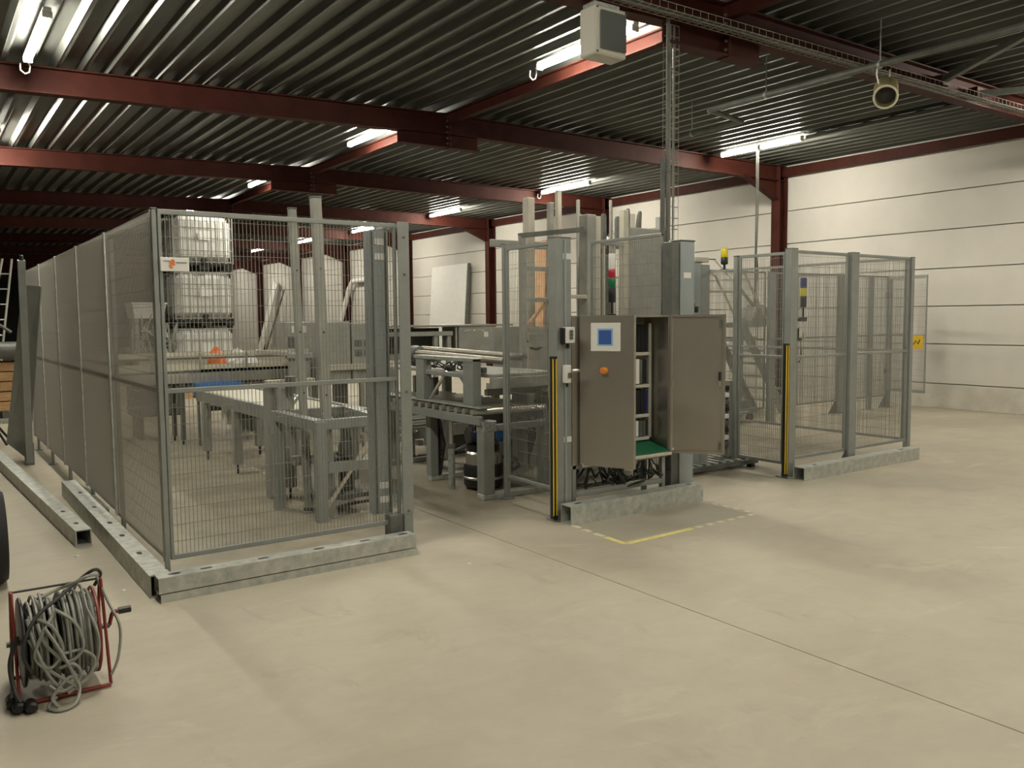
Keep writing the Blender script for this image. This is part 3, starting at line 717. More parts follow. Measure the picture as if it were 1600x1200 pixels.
for x, y in ((4.07, 10.73), (4.26, 10.73), (4.16, 10.94)): BX(x-.02, y-.02, 0, x+.02, y+.02, .78, .003).build('leg', 'machine', t)

t = thing('meter_box', 'grey box with white name plate standing on the cream machine cover', 'electrical box', (4.68, 12.3, 1.14))
BX(4.46, 12.14, 1.141, 4.90, 12.55, 1.57, .01).build('housing', 'machine', t); BX(4.56, 12.13, 1.41, 4.78, 12.14, 1.51, .001).build('name_plate', 'white', t); BX(4.5, 12.12, 1.20, 4.7, 12.14, 1.36, .003).build('door', 'greydark', t)
# machines further back
t = thing('strapping_machine', 'grey twin-cabinet machine with slotted vents, seen through the first mesh', 'machine', (4.6, 10.6, 0))
for x0, x1, y, z0, z1 in ((4.40, 4.80, 10.6, .75, 1.57), (4.82, 5.30, 10.6, .75, 1.55)):
    BX(x0, y, z0, x1, y+.5, z1, .01).build('housing', 'machine', t)
for i in range(3):
    for j in range(2): BX(4.86+i*.14, 10.592, 1.10+j*.13, 4.96+i*.14, 10.60, 1.19+j*.13, .001).build('vent', 'greydark', t)
for x in (4.42, 5.22): BX(x, 10.62, 0, x+.07, 10.69, .75, .004).build('leg', 'machine', t); BX(x, 11.0, 0, x+.07, 11.07, .75, .004).build('leg', 'machine', t)
BX(4.40, 10.55, .92, 5.35, 10.60, 1.0, .004).build('crossbar', 'beige', t)

t = thing('portal_machine', 'long grey bench machine with dark recess and a labelled grey box, behind the roller conveyor', 'machine', (6.9, 11.6, 0))
BX(5.3, 11.45, 1.47, 8.1, 12.3, 1.50, .006).build('top_sheet', 'stain', t)
BX(7.05, 11.46, 1.06, 7.70, 12.0, 1.465, .008).build('control_box', 'machine', t)
for i in range(7): BX(7.15+i*.055, 11.452, 1.395+.01*(i % 3), 7.185+i*.055, 11.46, 1.41+.01*(i % 2), .001).build('label_sticker', 'white', t)
BX(7.52, 11.452, 1.30, 7.60, 11.46, 1.38, .001).build('label_sticker', 'white', t)
for x in (5.35, 6.06, 6.62, 6.86): BX(x, 11.5, .0, x+.07, 11.57, 1.38, .004).build('leg', 'machine', t)
BX(5.35, 11.48, 1.33, 6.95, 11.56, 1.40, .005).build('beam', 'machine', t)
BX(5.3, 12.0, .95, 7.0, 12.03, 1.45, .004).build('back_sheet', 'greydark', t)
BX(5.3, 11.5, .98, 8.1, 11.9, 1.06, .006).build('bed', 'machine', t)
for x in (7.3, 8.0): BX(x, 11.55, 0, x+.07, 11.62, .98, .004).build('leg', 'machine', t)
BX(6.99, 11.47, 1.06, 7.02, 11.5, 1.46, .003).build('rod', 'steel_bright', t)
BX(7.75, 11.5, 1.06, 8.05, 11.8, 1.27, .006).build('motor_cover', 'greydark', t)

# roller conveyor with portal and shafts
RX0, RX1 = 3.98, 4.78
t = thing('roller_conveyor', 'galvanised roller conveyor on square legs beside the passage', 'conveyor', (4.35, 7.2, 0))
for x in (RX0, RX1-.04): BX(x, 6.15, .66, x+.04, 8.4, .74, .004).build('side_rail', 'grey', t)
BX(RX0+.03, 6.2, .80, RX0+.16, 8.4, .815, .003).build('top_plate', 'galv', t)
r0 = MB().tube((-.42, 0, 0), (.40, 0, 0), .03, 10).build('roller', 'steel_bright', t, world=False); r0.location = (4.40-4.35, 6.28-7.2, .765)
for i in range(1, 16): link_copy(r0, t, (4.40-4.35, 6.28+i*.135-7.2, .765))
for x, y, s2 in ((4.06, 6.18, .115), (4.13, 7.25, .09), (4.74, 6.2, .09), (4.72, 7.3, .09), (4.1, 8.3, .08), (4.72, 8.3, .08)):
    BX(x-s2/2, y-s2/2, .05, x+s2/2, y+s2/2, .665, .005).build('leg', 'grey', t)
BX(4.0, 6.12, .60, 4.14, 6.24, .70, .006).build('clamp', 'galv', t)
BX(4.0, 6.12, 0, 4.80, 6.24, .05, .004).build('foot_bar', 'galv_old', t)
BX(4.09, 7.21, 0, 4.76, 7.29, .05, .004).build('foot_bar', 'galv_old', t)
BX(4.07, 8.26, 0, 4.76, 8.34, .05, .004).build('foot_bar', 'galv_old', t)
BX(4.17, 7.20, .05, 4.20, 7.24, .66, .003).build('cable_channel', 'black', t)
MB().path([(4.19, 7.19, .6), (4.2, 7.17, .45), (4.22, 7.16, .36), (4.2, 7.18, .2), (4.19, 7.2, .06)], .014, 6).build('drain_hose', 'hose', t)
BX(RX0+.07, 6.16, .60, RX1-.05, 6.20, .66, .004).build('crossbar', 'grey', t)
t = thing('pipe_stand', 'round galvanised pipe stand beside the vacuum drum', 'stand', (4.05, 6.75, 0))
MB().tube((4.05, 6.75, 0), (4.05, 6.75, .42), .032, 12).build('pipe', 'galv', t); MB().tube((4.05, 6.75, .42), (4.05, 6.75, .64), .02, 10).build('rod', 'steel_bright', t)
MB().tube((4.05, 6.75, .39), (4.05, 6.75, .43), .04, 12).build('collar', 'greydark', t)
t = thing('portal_stand', 'grey portal frame with wide flat posts standing on the roller conveyor', 'frame', (4.08, 6.85, .815))
BX(4.03, 6.33, .816, 4.12, 6.50, 1.235, .004).build('post', 'grey', t)
BX(4.03, 7.22, .816, 4.12, 7.38, 1.22, .004).build('post', 'grey', t)
BX(4.02, 6.33, 1.21, 4.13, 7.40, 1.245, .004).build('beam', 'galv', t)
BX(4.05, 6.50, 1.06, 4.10, 7.24, 1.10, .004).build('crossbar', 'grey', t)
MB().bar((4.075, 7.18, .82), (4.075, 6.86, 1.10), .015, .03).build('brace', 'steel_bright', t)
MB().bar((4.075, 6.62, 1.08), (4.075, 6.50, .98), .012, .04).build('brace', 'grey', t)
t = thing('transfer_unit', 'transfer machine with two long horizontal steel shafts above the roller conveyor', 'machine', (4.6, 7.1, 0))
BX(4.85, 6.2, .90, 6.0, 6.95, .93, .005).build('lower_table', 'belt', t)
BX(4.85, 6.17, .80, 6.1, 6.2, .93, .004).build('apron', 'machine', t)
for x, y in ((4.92, 6.26), (6.02, 6.26), (4.92, 6.9), (5.92, 6.9)): BX(x-.04, y-.04, 0, x+.04, y+.04, .90, .004).build('lower_leg', 'machine', t)
BX(4.95, 6.25, .28, 6.0, 6.30, .34, .004).build('crossbar', 'machine', t)
BX(4.95, 6.24, .10, 6.0, 6.29, .16, .004).build('crossbar', 'machine', t)
BX(4.92, 6.13, .52, 4.99, 6.17, .64, .004).build('junction_box', 'white', t)
BX(5.05, 6.3, .45, 5.4, 6.8, .78, .01).build('drive_box', 'greydark', t)


for z, x in ((1.285, 4.32), (1.25, 4.22)): MB().tube((x, 5.95 if x > 4.3 else 6.1, z-.03), (x, 7.75, z), .033, 14).build('shaft', 'shaft', t, smooth=True)
for y in (7.5, 6.9): BX(4.2, y-.03, 1.16, 4.38, y+.03, 1.23, .004).build('bearing_block', 'greydark', t)
MB().lathe((4.25, 7.78, 1.24), [(.03, -.1), (.075, -.09), (.085, 0), (.075, .12), (.03, .13)], 14, 'y').build('motor', 'greydark', t, smooth=True)
BX(4.22, 6.35, 1.06, 5.0, 8.3, 1.09, .005).build('table_top', 'machine', t)
BX(4.22, 6.31, .96, 5.0, 6.35, 1.06, .004).build('front_apron', 'machine', t)
for x, y in ((4.87, 6.42), (4.87, 8.2), (4.3, 8.48)): BX(x-.04, y-.04, 0, x+.045, y+.045, 1.06, .004).build('leg', 'machine', t)
BX(4.30, 6.5, .88, 4.95, 6.56, .94, .004).build('crossbar', 'grey', t)
h = MB()
for i in range(16):
    y = 6.5+i*.1; h.path([(4.25+random.uniform(0, .1), y, 1.11), (4.2+random.uniform(-.05, .1), y+.05, 1.15+random.uniform(0, .05)), (4.25, y+.15, 1.12), (4.3+random.uniform(0, .1), y+.2, 1.10)], .008, 5)
h.build('air_hoses', 'hose', t, kind='stuff')
for y in (6.55, 6.75, 7.1): BX(4.25, y, 1.09, 4.33, y+.1, 1.13+.02*math.sin(y*9), .006).build('valve_block', 'greydark', t)
for y in (7.5, 7.9): BX(4.3, y, .82, 4.36, y+.05, 1.0, .005).build('pump_body', 'greydark', t)
t = thing('chain_conveyor', 'low chain conveyor frame on the floor under the tall machines', 'conveyor', (5.6, 9.0, 0))
for y in (8.55, 9.05, 9.55, 10.0):
    BX(4.5, y-.035, .22, 8.2, y+.035, .36, .004).build('chain_beam', 'machine', t); BX(4.5, y-.02, .36, 8.2, y+.02, .385, .003).build('chain', 'greydark', t)
    for x in (4.6, 5.8, 7.0, 8.1): BX(x-.03, y-.03, 0, x+.03, y+.03, .22, .003).build('leg', 'machine', t)
for x in (4.7, 5.5, 6.3, 7.1, 7.9): BX(x-.03, 8.5, .14, x+.03, 10.05, .20, .003).build('crossbar', 'machine', t)
BX(5.0, 8.6, .05, 5.5, 9.0, .30, .02).build('gear_motor', 'greydark', t)
MB().tube((4.62, 8.42, .30), (4.62, 10.1, .30), .03, 12).build('drive_shaft', 'shaft', t)
h = MB()
for i in range(9): h.path([(4.4+i*.1, 8.4, .05), (4.6+i*.12, 8.3+.06*(i%3), .03), (4.9+i*.1, 8.2+.05*(i%2), .08), (5.2+i*.1, 8.35, .12)], .012, 5)
h.build('floor_hoses', 'hose', t, kind='stuff')
t = thing('drive_cabinet', 'dark drive unit with hoses standing under the transfer machine', 'machine', (5.1, 7.5, 0))
BX(4.96, 7.25, .02, 5.30, 7.9, .62, .02).build('housing', 'greydark', t); BX(5.0, 7.235, .30, 5.26, 7.25, .55, .004).build('front_cover', 'machine', t)
MB().lathe((4.86, 7.55, .35), [(.04, -.12), (.10, -.11), (.11, .08), (.06, .1)], 14, 'x').build('motor', 'greydark', t, smooth=True)
h = MB()
for i in range(12):
    x = random.uniform(4.97, 5.28); h.path([(x, 7.2, .6), (x+.05, 7.1, .35+.1*random.random()), (x-.1, 7.05, .12), (x-.2, 7.1, .03), (x-.4, 7.05, .02)], .012, 5)
h.build('hoses', 'hose', t, kind='stuff')
# odds and ends on the curved conveyor and the floor
t = thing('orange_rag', 'crumpled orange bag lying on the curved conveyor', 'bag', (3.3, 11.6, 1.0))
def lump(cx, cy, cz, rx, ry, rz, sd):
    random.seed(sd); b = MB(); n, k = 12, 7; prof = []
    vs = []
    for i in range(k):
        th = math.pi*i/(k-1)*.5
        for j in range(n):
            a = 2*math.pi*j/n; q = .8+.4*random.random()
            vs.append((cx+rx*math.cos(th)*math.cos(a)*q, cy+ry*math.cos(th)*math.sin(a)*q, cz+rz*math.sin(th)*(.75+.4*random.random())))
    return b.add(vs, [(i*n+j, i*n+(j+1) % n, (i+1)*n+(j+1) % n, (i+1)*n+j) for i in range(k-1) for j in range(n)] + [tuple(range(n-1, -1, -1)), tuple(range((k-1)*n, k*n))])
lump(3.3, 11.6, .966, .12, .10, .27, 3).build('bag', 'orange', t); lump(3.38, 11.56, .966, .05, .05, .12, 5).build('knot', 'orange', t)
t = thing('white_rag', 'crumpled white cloth lying beside the orange bag', 'cloth', (3.55, 11.6, 1.0))
lump(3.58, 11.6, .966, .17, .12, .24, 4).build('cloth', 'white', t); lump(3.78, 11.62, .966, .09, .08, .18, 6).build('corner', 'white', t)
random.seed(21)
for x, y, lb in ((2.87, 4.58, 'small white paper scrap on the floor between cage and cabinet'), (.82, 6.35, 'small white paper scrap beside the loose tube'), (.93, 5.36, 'small white pebble-like scrap beside the long floor beam')):
    t = thing('paper_scrap', lb, 'litter', (x, y, 0)); lump(x, y, .001, .016, .012, .010, int(x*100)).build('scrap', 'white', t)
random.seed(22)
# vacuum drum
t = thing('drum_vacuum', 'black and silver drum vacuum with dark blue motor under the roller conveyor', 'vacuum cleaner', (4.32, 6.62, 0))
c = (4.32, 6.62, 0)
MB().lathe(c, [(.17, .02), (.185, .04), (.185, .22), (.175, .24)], 24).build('drum', 'black', t, smooth=True)
MB().lathe(c, [(.188, .10), (.192, .105), (.192, .12), (.188, .125)], 24).build('hoop', 'steel_bright', t, smooth=True)
MB().lathe(c, [(.165, .24), (.165, .34), (.15, .36)], 24).build('shell', 'steel_bright', t, smooth=True)
MB().lathe(c, [(.155, .36), (.155, .42), (.13, .43)], 24).build('collar', 'black', t, smooth=True)
MB().lathe(c, [(.10, .43), (.115, .45), (.115, .54), (.09, .57), (.03, .58)], 24).build('motor', 'navy', t, smooth=True)
MB().path([(4.20, 6.58, .56), (4.24, 6.60, .62), (4.34, 6.62, .63), (4.42, 6.64, .57)], .012, 6).build('handle', 'black', t)
MB().path([(4.46, 6.50, .30), (4.55, 6.42, .28), (4.62, 6.45, .20), (4.58, 6.55, .14), (4.50, 6.50, .18), (4.52, 6.40, .27)], .018, 8).build('hose', 'hose', t, smooth=True)
for a in (30, 150, 270): MB().lathe((4.32+.14*math.cos(R(a)), 6.62+.14*math.sin(R(a)), 0), [(.02, 0), (.02, .025)], 10).build('caster', 'black', t)
t = thing('small_motor', 'bright blue electric motor beside the drum vacuum', 'motor', (4.62, 6.72, .45))
MB().lathe((4.62, 6.72, .46), [(.03, -.07), (.05, -.06), (.055, 0), (.05, .07), (.02, .08)], 14, 'x').build('body', 'blue', t, smooth=True)
BX(4.585, 6.69, .0, 4.655, 6.75, .41, .004).build('stand', 'machine', t)

# palletiser tower
t = thing('palletiser_tower', 'tall grey steel palletiser tower with open posts and a big sheet panel', 'machine', (6.2, 7.3, 0))
def post(x0, x1, y0, y1, z0, z1, m_='machine', nm='post', c=.005): return BX(x0, y0, z0, x1, y1, z1, c).build(nm, m_, t)
post(5.93, 6.06, 7.0, 7.14, 0, 2.70); post(6.055, 6.145, 7.02, 7.14, 0, 2.69, 'beige')
post(5.33, 5.42, 7.25, 7.35, 0, 2.86, 'beige'); post(5.66, 5.72, 7.3, 7.36, 0, 2.84); post(5.93, 5.985, 7.5, 7.56, 0, 3.02, 'beige')
post(5.06, 5.12, 7.0, 7.06, 0, 2.46); post(5.43, 5.50, 7.0, 7.06, 0, 2.42)
MB().bar((5.06, 7.03, 2.43), (5.86, 7.0, 2.53), .06, .05).build('top_beam', 'greydark', t)
post(5.07, 5.95, 7.55, 7.6, 2.36, 2.44, 'machine', 'top_beam')
for z in (2.08, 1.76, 1.45, 1.30): post(5.10, 5.46, 7.01, 7.05, z, z+.045, 'machine', 'rung', .003)
post(5.64, 5.93, 7.0, 7.06, 1.80, 1.84, 'beige', 'shelf', .003)
MB().bar((5.14, 7.04, 1.5), (5.42, 7.04, 1.78), .03, .03).build('brace', 'plywood', t)
MB().path([(5.18+.13*math.cos(R(a))+.1, 7.06, 1.42+.15*math.sin(R(a))) for a in range(120, 320, 20)], .014, 6).build('hose', 'hose', t)
post(6.17, 6.47, 7.0, 7.04, 2.38, 2.43, 'machine', 'top_beam'); 
for x in (6.18, 6.33, 6.44): post(x, x+.025, 7.02, 7.05, 0.9, 2.38, 'beige', 'guide_rod', .003)
post(6.22, 6.46, 7.2, 7.5, .9, 2.3, 'greydark', 'mast_box', .01)
post(6.46, 6.535, 7.0, 7.08, 0, 2.78, 'beige'); post(6.53, 7.17, 7.05, 7.09, .9, 2.60, 'machine', 'sheet_panel', .004)
post(7.10, 7.17, 7.09, 7.16, 0, 2.75); post(6.30, 6.335, 7.6, 7.635, 0, 2.95); post(6.80, 6.83, 7.6, 7.63, 0, 2.98)
for x, h_ in ((6.62, 2.80), (6.84, 2.78)):
    MB().prism([(x-.03, 2.4), (x+.03, 2.4), (x+.03, h_-.04), (x+.015, h_), (x-.015, h_), (x-.03, h_-.04)], 'y', 7.5, 7.54).build('fork', 'greydark', t)
for x, h_ in ((7.16, 2.92), (7.36, 2.90)):
    MB().prism([(x-.025, 2.4), (x+.025, 2.4), (x+.045, h_-.02), (x+.03, h_), (x, h_-.05), (x-.025, h_-.2)], 'y', 7.7, 7.74).build('fork', 'greydark', t)
post(7.22, 7.30, 7.7, 7.74, 2.4, 2.86, 'beige', 'fork')
post(5.4, 7.2, 7.2, 8.2, .75, .85, 'machine', 'bed'); post(5.4, 7.2, 8.0, 8.05, .85, 1.5, 'machine', 'back_sheet')
for x in (5.45, 7.1): post(x, x+.08, 8.1, 8.18, 0, .75, 'machine', 'leg')
post(5.66, 5.93, 7.3, 7.34, 1.2, 2.38, 'machine', 'back_sheet')
t = thing('timber_plank', 'pale timber plank leaning upright behind the tower shelf', 'plank', (6.0, 8.7, 0))
MB().bar((6.55, 8.75, 0), (6.50, 8.9, 2.55), .14, .04, up=(0, 1, 0)).build('plank', 'wood', t)
t = thing('control_pillar', 'grey control pillar with a bright lock handle beyond the cabinet door', 'cabinet', (6.5, 6.0, 0))
BX(6.36, 5.90, 0, 6.50, 6.15, 2.14, .008).build('body', 'bluegrey', t); BX(6.505, 5.91, 0, 6.64, 6.15, 2.12, .008).build('side_cover', 'grey', t)
BX(6.40, 5.885, 2.14, 6.60, 6.15, 2.19, .006).build('hood', 'beige', t)
BX(6.39, 5.875, 1.70, 6.45, 5.90, 1.73, .004).build('handle', 'steel_bright', t); BX(6.40, 5.88, 1.64, 6.44, 5.90, 1.69, .004).build('lock', 'black', t)

# ------------------------------------------------------------------ steps, hung box and small kit in the rear cage
t = thing('access_steps', 'grey steep access steps with notched stringers inside the rear cage', 'stairs', (11.1, 9.1, 0))
for y in (8.75, 9.35):
    MB().bar((10.55, y, 1.50), (11.62, y, .02), .02, .16).build('stringer', 'machine', t)
for i in range(7):
    k = (i+.5)/7; x = 10.55+1.07*k; z = 1.5-1.48*k
    BX(x-.02, 8.76, z+.05, x+.20, 9.34, z+.08, .004).build('tread', 'machine', t)
for y in (8.75, 9.35): MB().path([(10.45, y, 2.3), (10.62, y, 2.25), (11.15, y, 1.55)], .022, 8).build('handrail', 'steel_bright', t)
for y in (8.75, 9.35): BX(10.50, y-.03, 0, 10.57, y+.03, 1.5, .004).build('leg', 'machine', t)
BX(9.6, 8.75, 1.42, 10.57, 9.35, 1.50, .006).build('landing', 'machine', t)
for y in (8.78, 9.30): BX(9.62, y-.03, 0, 9.69, y+.03, 1.42, .004).build('leg', 'machine', t)
BX(9.6, 8.74, 1.95, 10.55, 8.78, 1.99, .004).build('handrail', 'beige', t)
for x in (9.62, 10.5): BX(x, 8.74, 1.5, x+.04, 8.78, 1.95, .003).build('handrail_post', 'beige', t)
t = thing('hung_box', 'dark grey tapered junction box hanging on a chain of cables in the rear cage', 'junction box', (11.9, 9.6, 1.39))
MB().prism([(11.80, 1.75), (12.08, 1.75), (12.12, 1.52), (12.04, 1.40), (11.74, 1.40), (11.66, 1.52)], 'y', 9.45, 9.75).build('body', 'machine', t)
BX(11.83, 9.5, 1.75, 12.05, 9.7, 1.79, .006).build('lid', 'machine', t)
for dx in (-.03, .0, .03): MB().path([(11.93+dx, 9.6, 1.79), (11.93+dx*.5, 9.6, 2.4), (11.95+dx, 9.6, 3.3), (11.95+dx, 9.6, 4.42)], .007, 6).build('cable', 'greydark', t)
MB().path([(11.93, 9.58, 1.80), (11.91, 9.58, 2.1), (11.96, 9.58, 2.3), (11.93, 9.58, 2.6)], .018, 6).build('hose', 'greydark', t)
t = thing('parked_strut', 'long bright diagonal strut with springs above the grey steps', 'strut', (11.2, 9.5, 1.8))
MB().tube((10.85, 9.55, 2.52), (11.35, 9.55, 2.16), .022, 8).build('rod', 'white', t); MB().tube((11.35, 9.55, 2.16), (11.84, 9.55, 1.76), .03, 8).build('spring', 'machine', t)
MB().tube((10.2, 9.55, 2.53), (10.85, 9.55, 2.53), .012, 6).build('wire_guide', 'greydark', t)
MB().tube((10.22, 9.55, 0), (10.22, 9.55, 2.53), .02, 8).build('stand', 'grey', t)
t = thing('valve_manifold', 'upright valve manifold with coloured plugs by the opened cabinet door', 'valve unit', (6.95, 5.98, 0))
BX(6.98, 5.94, .10, 7.05, 6.02, .92, .005).build('post', 'grey', t)
for i in range(9): BX(6.89, 5.93, .22+i*.075, 6.98, 6.0, .27+i*.075, .006).build('valve', ('greydark', 'white', 'black')[i % 3], t)
MB().tube((6.87, 5.97, .2), (6.87, 5.97, .88), .014, 8).build('pipe', 'greydark', t)
BX(6.85, 5.90, 0, 7.10, 6.06, .10, .005).build('foot', 'greydark', t)
t = thing('flat_trolley', 'low bluish flat trolley on small wheels behind the rear cage mesh', 'trolley', (9.85, 8.44, 0))
BX(9.4, 8.22, .14, 10.3, 8.66, .22, .008).build('deck', 'bluegrey', t); BX(9.45, 8.26, .22, 10.2, 8.62, .34, .008).build('load_sheet', 'machine', t)
BX(9.9, 8.215, .17, 10.1, 8.22, .21, .002).build('label_sticker', 'white', t)
for x in (9.5, 10.2):
    for y in (8.28, 8.6): MB().lathe((x, y, .07), [(.06, -.02), (.07, -.015), (.07, .015), (.06, .02)], 14, 'y').build('wheel', 'redtube', t)
t = thing('floor_rack', 'low dark roller rack on the floor behind the opened cabinet door', 'rack', (6.9, 6.05, 0))
for y in (5.82, 6.22): BX(6.2, y-.02, .03, 7.3, y+.02, .08, .004).build('rail', 'greydark', t)
for i in range(9): BX(6.25+i*.12, 5.80, .08, 6.31+i*.12, 6.24, .10, .003).build('slat', 'galv', t)
for x in (6.25, 7.2):
    for y in (5.82, 6.22): BX(x-.03, y-.03, 0, x+.03, y+.03, .03).build('foot', 'black', t)

# ------------------------------------------------------------------ stacked liquid tanks
def tank(z, label):
    x0, x1, y0, y1 = 4.36, 5.56, 18.1, 19.1
    t = thing('liquid_tank', label, 'tank', ((x0+x1)/2, (y0+y1)/2, z), group='caged liquid tanks in a stack')
    for x in (x0, (x0+x1)/2-.10, x1-.20): BX(x, y0, z, x+.20, y1, z+.12, .01).build('pallet_runner', 'black', t)
    BX(x0, y0, z+.09, x1, y1, z+.17, .006).build('pallet_deck', 'black', t)
    BX(x0+.03, y0+.03, z+.17, x1-.03, y1-.03, z+1.10, .11).build('bottle', 'tank', t)
    MB().lathe(((x0+x1)/2, (y0+y1)/2, z+1.10), [(.11, 0), (.11, .03), (.09, .035)], 18).build('lid', 'greydark', t)
    g = MB(); r = .009
    for k in range(5):
        zz = z+.16+k*.235
        g.path([(x0, y0, zz), (x1, y0, zz), (x1, y1, zz), (x0, y1, zz)], r*1.15, 5, closed=True)
    for i in range(9):
        xx = x0+(x1-x0)*i/8
        for yy in (y0-.006, y1+.006): g.bar((xx, yy, z+.13), (xx, yy, z+1.10), .018, .018)
    for i in range(1, 5):
        yy = y0+(y1-y0)*i/5
        for xx in (x0-.006, x1+.006): g.bar((xx, yy, z+.13), (xx, yy, z+1.10), .018, .018)
    g.build('cage', 'machine', t, kind='stuff')
    BX(x0+.5, y0-.012, z+.62, x0+.75, y0-.006, z+.80).build('label_plate', 'white', t)
    MB().tube(((x0+x1)/2, y0-.05, z+.20), ((x0+x1)/2, y0+.05, z+.20), .05, 10).build('outlet_valve', 'black', t)
tank(.33, 'white caged liquid tank at the bottom of the stack of three')
tank(1.49, 'white caged liquid tank in the middle of the stack of three')
tank(2.65, 'white caged liquid tank on top of the stack of three')
t = thing('timber_platform', 'low wooden platform beneath the stack of caged tanks', 'platform', (4.96, 18.6, 0))
for i in range(6): BX(4.3+i*.225, 18.05, .27, 4.5+i*.225, 19.15, .33, .004).build('board', 'wood', t)
for y in (18.08, 18.55, 19.02): BX(4.3, y, 0, 5.62, y+.10, .27, .006).build('bearer', 'wood', t)
t = thing('white_bin', 'pale bin half hidden behind the mesh corner post', 'bin', (3.85, 18.6, 0))
MB().prism([(3.62, 1.66), (4.18, 1.66), (4.22, 1.94), (3.58, 1.94)], 'y', 18.3, 19.0).build('body', 'tank', t); BX(3.55, 18.27, 1.94, 4.25, 19.03, 1.98, .01).build('rim', 'white', t)
for x in (3.62, 4.1): BX(x, 18.35, 0, x+.08, 18.95, 1.66, .006).build('stand_leg', 'machine', t)
t = thing('scrap_heap', 'tangle of grey scrap tubes beside the caged tanks', 'scrap', (3.5, 15.2, 0))
g = MB()
for i in range(44):
    a = [random.uniform(3.0, 3.6), random.uniform(15.0, 15.6), random.uniform(.4, 1.5)]; b2 = [a[0]+random.uniform(-.35, .3), a[1]+random.uniform(-.3, .3), random.uniform(.9, 1.75)]
    g.tube(a, b2, random.uniform(.008, .02), 6)
g.build('scrap_tubes', 'machine', t, kind='stuff'); BX(2.9, 15.0, 0, 3.7, 15.6, .95, .02).build('crate', 'greydark', t)

# ------------------------------------------------------------------ things leaning on the far wall
t = thing('white_board', 'large white board with grey edge leaning on the wall between red columns', 'board', (13.8, 23.3, 0))
o = bpy.data.objects.new('sheet', MB().box(-.03, -1.1, 0, .03, 1.1, 3.3, .01).mesh('sheet', 'white')); COL.objects.link(o); o.parent = t; o.rotation_euler = (0, R(4), 0)
e = bpy.data.objects.new('edge_frame', MB().box(-.05, -1.16, 0, .06, -1.1, 3.3, .01).mesh('edge_frame', 'greydark')); COL.objects.link(e); e.parent = t; e.rotation_euler = (0, R(4), 0)
t = thing('pale_plank', 'pale broad plank leaning beside a thin pole on the far white wall', 'plank', (13.7, 39.4, 0))
MB().bar((13.6, 40.6, 0), (14.05, 39.2, 3.35), .1, .5, up=(0, 1, 0)).build('plank', 'white', t); 
t = thing('thin_pole', 'thin dark pole leaning next to the broad plank on the far wall', 'pole', (13.7, 38.4, 0))
MB().tube((13.6, 39.8, 0), (14.05, 38.2, 3.0), .04, 8).build('pole', 'greydark', t); MB().tube((13.6, 39.8, 0), (13.6, 39.8, .05), .05, 8).build('ferrule', 'black', t)
t = thing('bent_pipe', 'bent white pipe on the wall behind the first cage', 'pipe', (14.0, 30, 0))
MB().path([(14.0, 29.0, 3.1), (14.0, 30.6, 3.08), (13.98, 30.9, 2.8), (13.8, 31.4, 1.4), (13.75, 31.6, 0)], .09, 10).build('pipe', 'white', t, smooth=True)
MB().tube((14.18, 29.3, 3.1), (14.0, 29.3, 3.1), .05, 8).build('bracket', 'galv', t)
t = thing('orange_board', 'orange plywood board leaning on the wall behind the steel tower', 'board', (13.8, 18.8, 0))
o = bpy.data.objects.new('sheet', MB().box(-.02, -.55, 0, .02, .45, 3.7, .005).mesh('sheet', 'plywood')); COL.objects.link(o); o.parent = t; o.rotation_euler = (0, R(4), 0)
BX(13.80, 18.3, 0, 13.9, 19.2, .06, .005).build('batten', 'wood', t)

# ------------------------------------------------------------------ left side: leaning sheet, post, junk, planks
t = thing('leaning_sheet', 'tall narrow grey sheet leaning against the mesh side', 'sheet metal', (1.0, 11.2, 0))
g = MB()
g.add([(.80, 11.42, 0.20), (1.0, 11.2, 0.0), (1.115, 10.28, 1.98), (.955, 10.42, 2.0)], [(0, 1, 2, 3)])
g.add([(x+.012, y+.02, z) for x, y, z in g.v[:4]], [(3, 2, 1, 0)]); g.f += [(0, 4, 5, 1), (1, 5, 6, 2), (2, 6, 7, 3), (3, 7, 4, 0)]
g.build('sheet', 'grey', t)
MB().bar((1.0, 11.2, 0.0), (1.115, 10.28, 1.98), .012, .03).build('folded_edge', 'grey', t)
t = thing('leaning_post', 'loose grey fence post standing before the dark junk, beside the leaning sheet', 'post', (.97, 10.85, 0))
MB().bar((.975, 10.83, 0), (.93, 10.1, 2.24), .07, .06, up=(0, 1, 0)).build('upright', 'grey', t)
BX(.93, 10.79, 0, 1.02, 10.88, .25, .004).build('foot', 'greydark', t)
MB().tube((.93, 10.1, 2.24), (.93, 10.09, 2.29), .02, 8).build('cap', 'black', t)
t = thing('plank_stack', 'stack of pale timber beams in the dark corner beyond the sheet', 'timber', (1.0, 16.5, 0))
for k in range(5):
    for j in range(3):
        BX(-.6, 16.2+j*.22, .14+k*.165, 1.45+.03*((k*7+j*3) % 4), 16.4+j*.22, .29+k*.165, .008).build('timber_beam', 'wood', t)
for x in (-.3, 1.1): BX(x, 16.2, 0, x+.1, 16.85, .14, .005).build('bearer', 'greydark', t)
t = thing('steel_bar', 'long galvanised bar lying in front of the timber stack', 'bar', (.6, 15.6, 0))
MB().rhs((-.6, 15.7, .04), (1.4, 15.5, .04), .06, .08).build('bar', 'galv', t); BX(1.36, 15.46, 0, 1.42, 15.54, .08, .004).build('end_plate', 'galv', t)
t = thing('black_chair_frame', 'black tube chair frame in front of the timber stack', 'chair', (.72, 13.0, 0))
MB().path([(.55, 13.0, .85), (.72, 13.0, .88), (.86, 13.0, .80), (.84, 13.0, .55), (.72, 13.0, .42)], .022, 8).build('back_tube', 'black', t)
MB().prism([(.66, .60), (.82, .60), (.88, .84), (.74, .86)], 'y', 12.98, 13.01).build('backrest', 'black', t)
BX(.40, 12.75, .40, .75, 13.1, .45, .02).build('seat', 'black', t)
